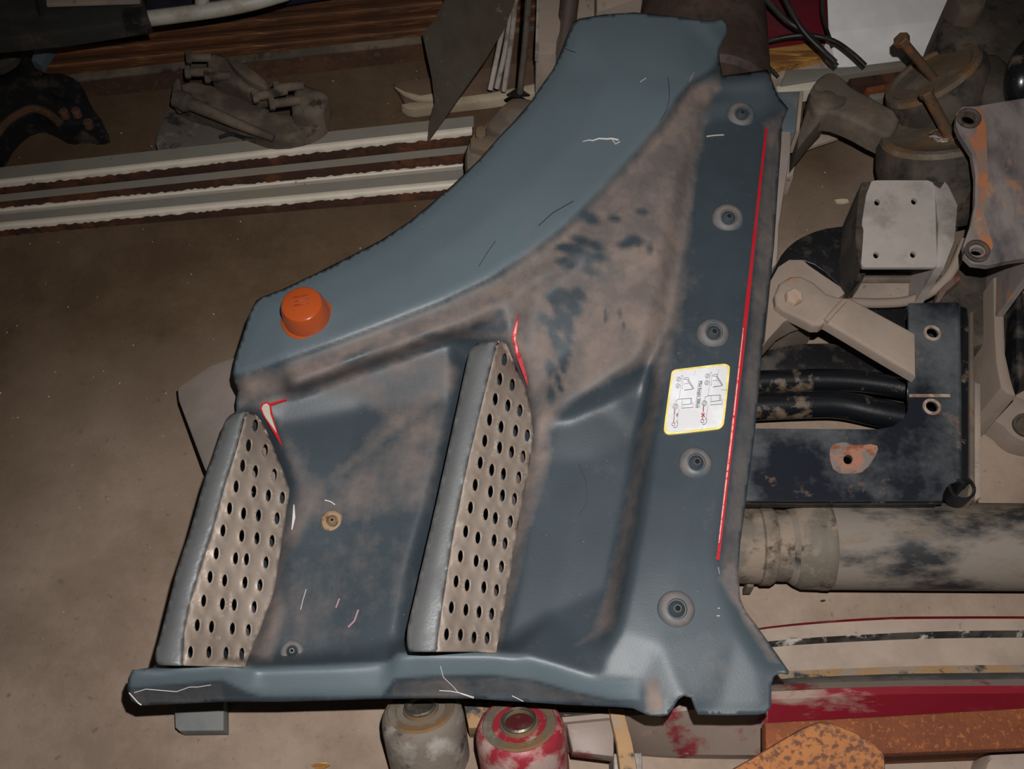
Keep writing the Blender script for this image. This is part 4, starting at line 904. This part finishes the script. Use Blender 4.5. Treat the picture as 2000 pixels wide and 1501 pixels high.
# L bracket
hL = [circ(1821,650,11.5,12,20), circ(1820,794,11.5,12,20), circ(1656,897,8.5,9,18)]
t = Thing('angled_bracket', 'glossy black L shaped bracket with three holes', 'bracket')
fb = t.add('face_plate', prism([(1775,592),(1860,590),(1866,600),(1868,700),(1868,940),(1856,944),(1848,952),(1842,964),(1840,977),(1430,977),(1430,836),(1715,838),(1745,832),(1764,818),(1774,800)], .15, .006, 0, holes=hL), m_lbracket)
for h in hL[:2]:
    cx, cy = np.mean([p[0] for p in h]), np.mean([p[1] for p in h])
    t.add('hole_rim', lathe(W(cx,cy,.1505), UPZ, [(0,.0078),(.0,.0125),(.0012,.012),(.0012,.0082),(0,.0078)], 24), m_holering, parent=fb)
t.add('rust_patch', prism(chaikin([(1622,868),(1650,862),(1664,870),(1712,866),(1716,880),(1690,920),(1664,926),(1630,922),(1620,895)],1), .1508, .0008, 0, holes=[circ(1656,897,9,9.5,18)]), mat('orange_rust_patch', (150, 104, 84), (110, 104, 98), (120, 70, 48), s2=40, t2=.52, s3=50, t3=.56, rough=.85, bump=.5), parent=fb, label='orange rust patch around the small hole')
t.add('rust_stripe', prism([(1776,769),(1856,769),(1856,775),(1776,775)], .1506, .0006, 0), m_holering, parent=fb)
t.add('edge_fold', tube([(1866,595,.144),(1868,760,.144),(1868,938,.144)], .0065, 12), m_lbracket)
t.add('side_web', prism([(1868,594),(1890,600),(1895,640),(1895,945),(1868,942)], .135, 'floor', .003), m_blackgloss)
t.add('outer_flange', prism([(1894,610),(1902,606),(1904,800),(1904,975),(1888,975),(1894,940)], .14, 'floor', .002), m_browncast)
t.add('second_flange', prism([(1904,745),(1916,750),(1917,970),(1904,978)], .11, 'floor', .002), m_dustmetal)
t.add('front_fold', tube([(1430,975,.142),(1640,975,.142),(1838,975,.142)], .0065, 12), m_blackgloss)
t.add('front_web', prism([(1430,962),(1838,962),(1838,976),(1430,976)], .14, .026, 0), m_black)
t.add('corner_sleeve', lathe(W(1866,966,.118), UPZ, [(0,.018),(.025,.018),(.025,.014),(.0,.014),(0,.018)], 24), m_black); t.done()
# drive shaft
zc0 = .064; R0 = 87 * mpp(1750, 1068, zc0 + .03)
pA = W(1400, 1064, zc0); pB = W(2060, 1068, zc0); ax = (pB - pA).normalized(); pp = mpp(1700, 1068, zc0)
X = lambda x: (W(x, 1064 + (x - 1400) * 4 / 660, zc0) - pA).dot(ax)
t = Thing('drive_shaft', 'thick scuffed black and grey drive shaft tube lying level at the right', 'drive shaft')
t.add('tube', lathe(pA, ax, [(X(1534),0),(X(1534),R0*.80),(X(1545),R0*.90),(X(1560),R0*.985),(X(1596),R0),(X(1620),R0),(X(1800),R0),(X(2100),R0),(X(2100),0)], 64), m_shaft)
t.add('weld_band', lathe(pA, ax, [(X(1594),R0*.99),(X(1598),R0*1.015),(X(1612),R0*1.02),(X(1617),R0*.99)], 64), m_shaftend)
t.add('end_cone', lathe(pA, ax, [(X(1536),R0*.80),(X(1547),R0*.915),(X(1561),R0*.995),(X(1595),R0*1.006)], 64), m_shaftend)
t.add('neck', lathe(pA, ax, [(X(1502),R0*.80),(X(1518),R0*.82),(X(1536),R0*.82)], 48), m_shaftend)
t.add('collar', lathe(pA, ax, [(X(1478),R0*.84),(X(1482),R0*.92),(X(1500),R0*.92),(X(1508),R0*.86),(X(1510),R0*.78)], 48), m_shaftend)
t.add('yoke', lathe(pA, ax, [(X(1380),0),(X(1380),R0*.86),(X(1478),R0*.88),(X(1480),R0*.84)], 48), m_shaftend)
for a, b in ((1466,1138),(1532,992)): t.add('yoke_bolt', prism([(a-7,b-4),(a+7,b-4),(a+7,b+8),(a-7,b+8)], .05, .03, .002), m_shaftend)
t.done()
# bumper beam
xs = [1080, 1200, 1330, 1500, 1700, 1850, 2060]
BL = {'l0': ([1300,1280,1255,1223,1206,1203,1203], .045), 'l0b': ([1303,1283,1258,1227,1211,1208,1208], .05), 'l1': ([1325,1305,1282,1252,1238,1232,1230], .052), 'l2': ([1336,1316,1293,1264,1251,1246,1244], .040), 'l3': ([1372,1356,1338,1313,1303,1299,1297], .044), 'l4': ([1388,1372,1352,1327,1317,1314,1312], .052), 'l5': ([1396,1382,1364,1338,1330,1327,1325], .078), 'l6': ([1402,1390,1374,1350,1341,1339,1338], .092), 'l6b': ([1412,1400,1388,1366,1356,1354,1353], .090), 'l7': ([1464,1464,1472,1474,1462,1450,1440], .03)}
g_ = lambda k: list(zip(xs, BL[k][0], [BL[k][1]] * len(xs)))
t = Thing('bumper_beam', 'long bowed maroon beam caked in dust, below the drive shaft', 'beam')
for nm, a, m in (('red_edge', ('l0','l0b'), m_maroon), ('dusty_flange', ('l0b','l1'), m_beamdust), ('groove', ('l1','l2'), m_groove), ('dusty_web', ('l2','l3'), m_beamdust), ('rusty_strip', ('l3','l4'), m_rustline), ('grey_lip', ('l4','l5'), m_greyline), ('dust_band', ('l5','l6'), m_maroonmix)):
    t.add(nm, loft([g_(k) for k in a], .003, 4), m)
t.add('maroon_side', loft([g_('l6')[3:], g_('l6b')[3:], g_('l7')[3:]], .003, 4, skirt=True), m_maroon); t.add('dusty_side', loft([g_('l6')[:4], g_('l6b')[:4], g_('l7')[:4]], .003, 4, skirt=True), m_maroonmix); t.done()
single('link_plate', 'dusty plate with red smears between the red bushing and the beam', 'plate', prism([(1100,1392),(1200,1396),(1200,1478),(1118,1468)], .085, .03, .004), m_maroonmix)
# rust
t = Thing('rusty_angle', 'long orange rusted angle bar at the bottom right', 'angle bar')
t.add('face', prism([(1494,1410),(1700,1399),(1850,1390),(2060,1378),(2060,1458),(1730,1472),(1496,1478)], .125, .02, .003), m_rust)
t.add('leg', prism([(1640,1440),(2060,1420),(2060,1450),(1640,1466)], .11, 'floor', .003), m_rust); t.done()
single('rust_plate', 'peaked plate of bright mottled orange rust at the bottom', 'plate', prism([(1410,1530),(1425,1503),(1470,1478),(1515,1450),(1560,1424),(1590,1410),(1606,1407),(1630,1411),(1668,1426),(1706,1448),(1730,1472),(1733,1530)], .15, .02, .006), m_rustplate)
single('bottom_block', 'dark grey block at the bottom right corner under the rusty bar', 'block', prism([(1930,1540),(1925,1500),(1934,1470),(1950,1462),(2060,1462),(2060,1540)], .06, 'floor', .006), m_dustmetal)
# bushings
def bushing(label, cx, cy, ratio, R, z, depth, mb, mt, dx=-.12):
    t = Thing('bushing', label, 'bushing', 'two upright rod bushings'); p = W(cx, cy, z); a = axis_img(dx, 1, ratio)
    b = t.add('barrel', lathe(p, a, [(-depth,0),(-depth,R),(-.022,R*1.02),(-.010,R*.99),(-.003,R*.93),(0,R*.86)], 56), mb)
    t.add('end_ring', lathe(p, a, [(-.002,R*.88),(.002,R*.80),(.002,R*.62),(-.002,R*.58),(-.002,R*.45),(.004,R*.42),(.005,R*.34),(.004,R*.32),(-.03,R*.30),(-.03,0)], 48), mt)
    t.add('sleeve', lathe(p, a, [(-.028,R*.30),(.007,R*.33),(.008,R*.36),(.006,R*.40),(.0,R*.40)], 36), m_corner, label='bright steel inner sleeve')
    return t
t = bushing('grey dusty bushing below the lower rim, left of the red one', 822, 1384, .42, .0500, .105, .078, m_paledust, m_rustcast)
t.done()
t = bushing('chipped red bushing with a bright steel sleeve', 1014, 1412, .46, .0540, .112, .085, m_redbush, m_rustcast); t.done()
t = Thing('link_bar', 'dusty bar joining behind the two bushings', 'bar')
t.add('bar', prism([(905,1370),(960,1370),(960,1420),(915,1422)], .06, 'floor', .003), m_rustline); t.done()
single('rust_streaked_stick', 'narrow rust streaked strip standing over the red smeared plate', 'strip', prism([(1188,1380),(1218,1382),(1236,1450),(1250,1530),(1214,1530),(1204,1450)], .10, .012, .003), m_rustline)
single('floor_block', 'small grey block under the rust streaked strip', 'block', prism([(1198,1470),(1254,1468),(1256,1530),(1200,1530)], .075, 'floor', .003), m_paledust)
# right edge: blade casting and link
t = Thing('blade_casting', 'dark ribbed blade shaped casting at the right edge', 'casting')
t.add('outer_wall', prism([(1940,542),(1958,534),(1962,620),(1964,690),(1975,740),(1985,772),(1968,768),(1955,756),(1946,710),(1942,650)], .14, 'floor', .003), m_tan)
t.add('inner_web', prism([(1958,534),(2060,534),(2060,700),(2004,730),(1986,770),(1972,735),(1964,690)], .09, 'floor', .008), m_darkcast)
t.add('rib', prism([(1985,560),(1998,540),(2006,640),(2004,720),(1992,760),(1984,700)], .125, .06, .006), m_black); t.done()
single('round_stub', 'pale round stub at the right edge below the rusty bracket', 'stub', lathe(W(2012,520,.12), UPZ, [(-.11,.028),(.0,.028),(.004,.024),(.004,0)], 30), m_dustmetal)
t = Thing('bushing_link', 'tan dusty link plate with a round bush, low at the right edge', 'link')
t.add('plate', prism([(1906,722),(1950,760),(2060,800),(2060,872),(1998,862),(1975,848),(1958,828),(1916,808),(1905,790)], .045, 'floor', .004, rnd=1), m_tan)
t.add('bush', lathe(W(2001,832,.045), UPZ, [(-.01,.018),(.006,.018),(.007,.014),(.003,.012),(.004,.006),(.004,0)], 28), m_darkcast); t.done()
# small scraps on the floor
def scrap(label, x, y, s, m, a=0, nm='chip'):
    single(nm, label, 'scrap', prism([(x + s * math.cos(a + k) * rr, y + s * .5 * math.sin(a + k) * rr) for k, rr in ((0, 1), (1.1, .7), (2.2, .9), (3.2, 1.1), (4.4, .6), (5.4, .9))], .004, 'floor', 0), m)
scrap('small orange wood chip at the bottom edge', 627, 1494, 18, m_yellowwood, 0, 'wood_chip')
scrap('pale paper scrap on the floor beside the upper rod', 1645, 392, 14, m_chip, .3, 'paper_scrap')
scrap('dark pebble on the floor below the drive shaft', 1608, 1172, 5, m_black, 0, 'pebble')
bm = bmesh.new(); rg = random.Random(4)
for i in range(420):
    x, y = rg.uniform(-20, 1990), rg.uniform(120, 1495); p = W(x, y, .001); s = rg.uniform(.0006, .0022)
    vs = [bm.verts.new(p + Vector((s * rg.uniform(.6, 1.3) * math.cos(k * 2.09 + i), s * rg.uniform(.6, 1.3) * math.sin(k * 2.09 + i), 0))) for k in range(3)]; tp = bm.verts.new(p + Vector((0, 0, s)))
    bm.faces.new(vs)
    for k in range(3): bm.faces.new([vs[k], vs[(k + 1) % 3], tp])
single('grit', 'fine pale grit scattered over the dirty floor', 'grit', bm, m_chip, kind='stuff')
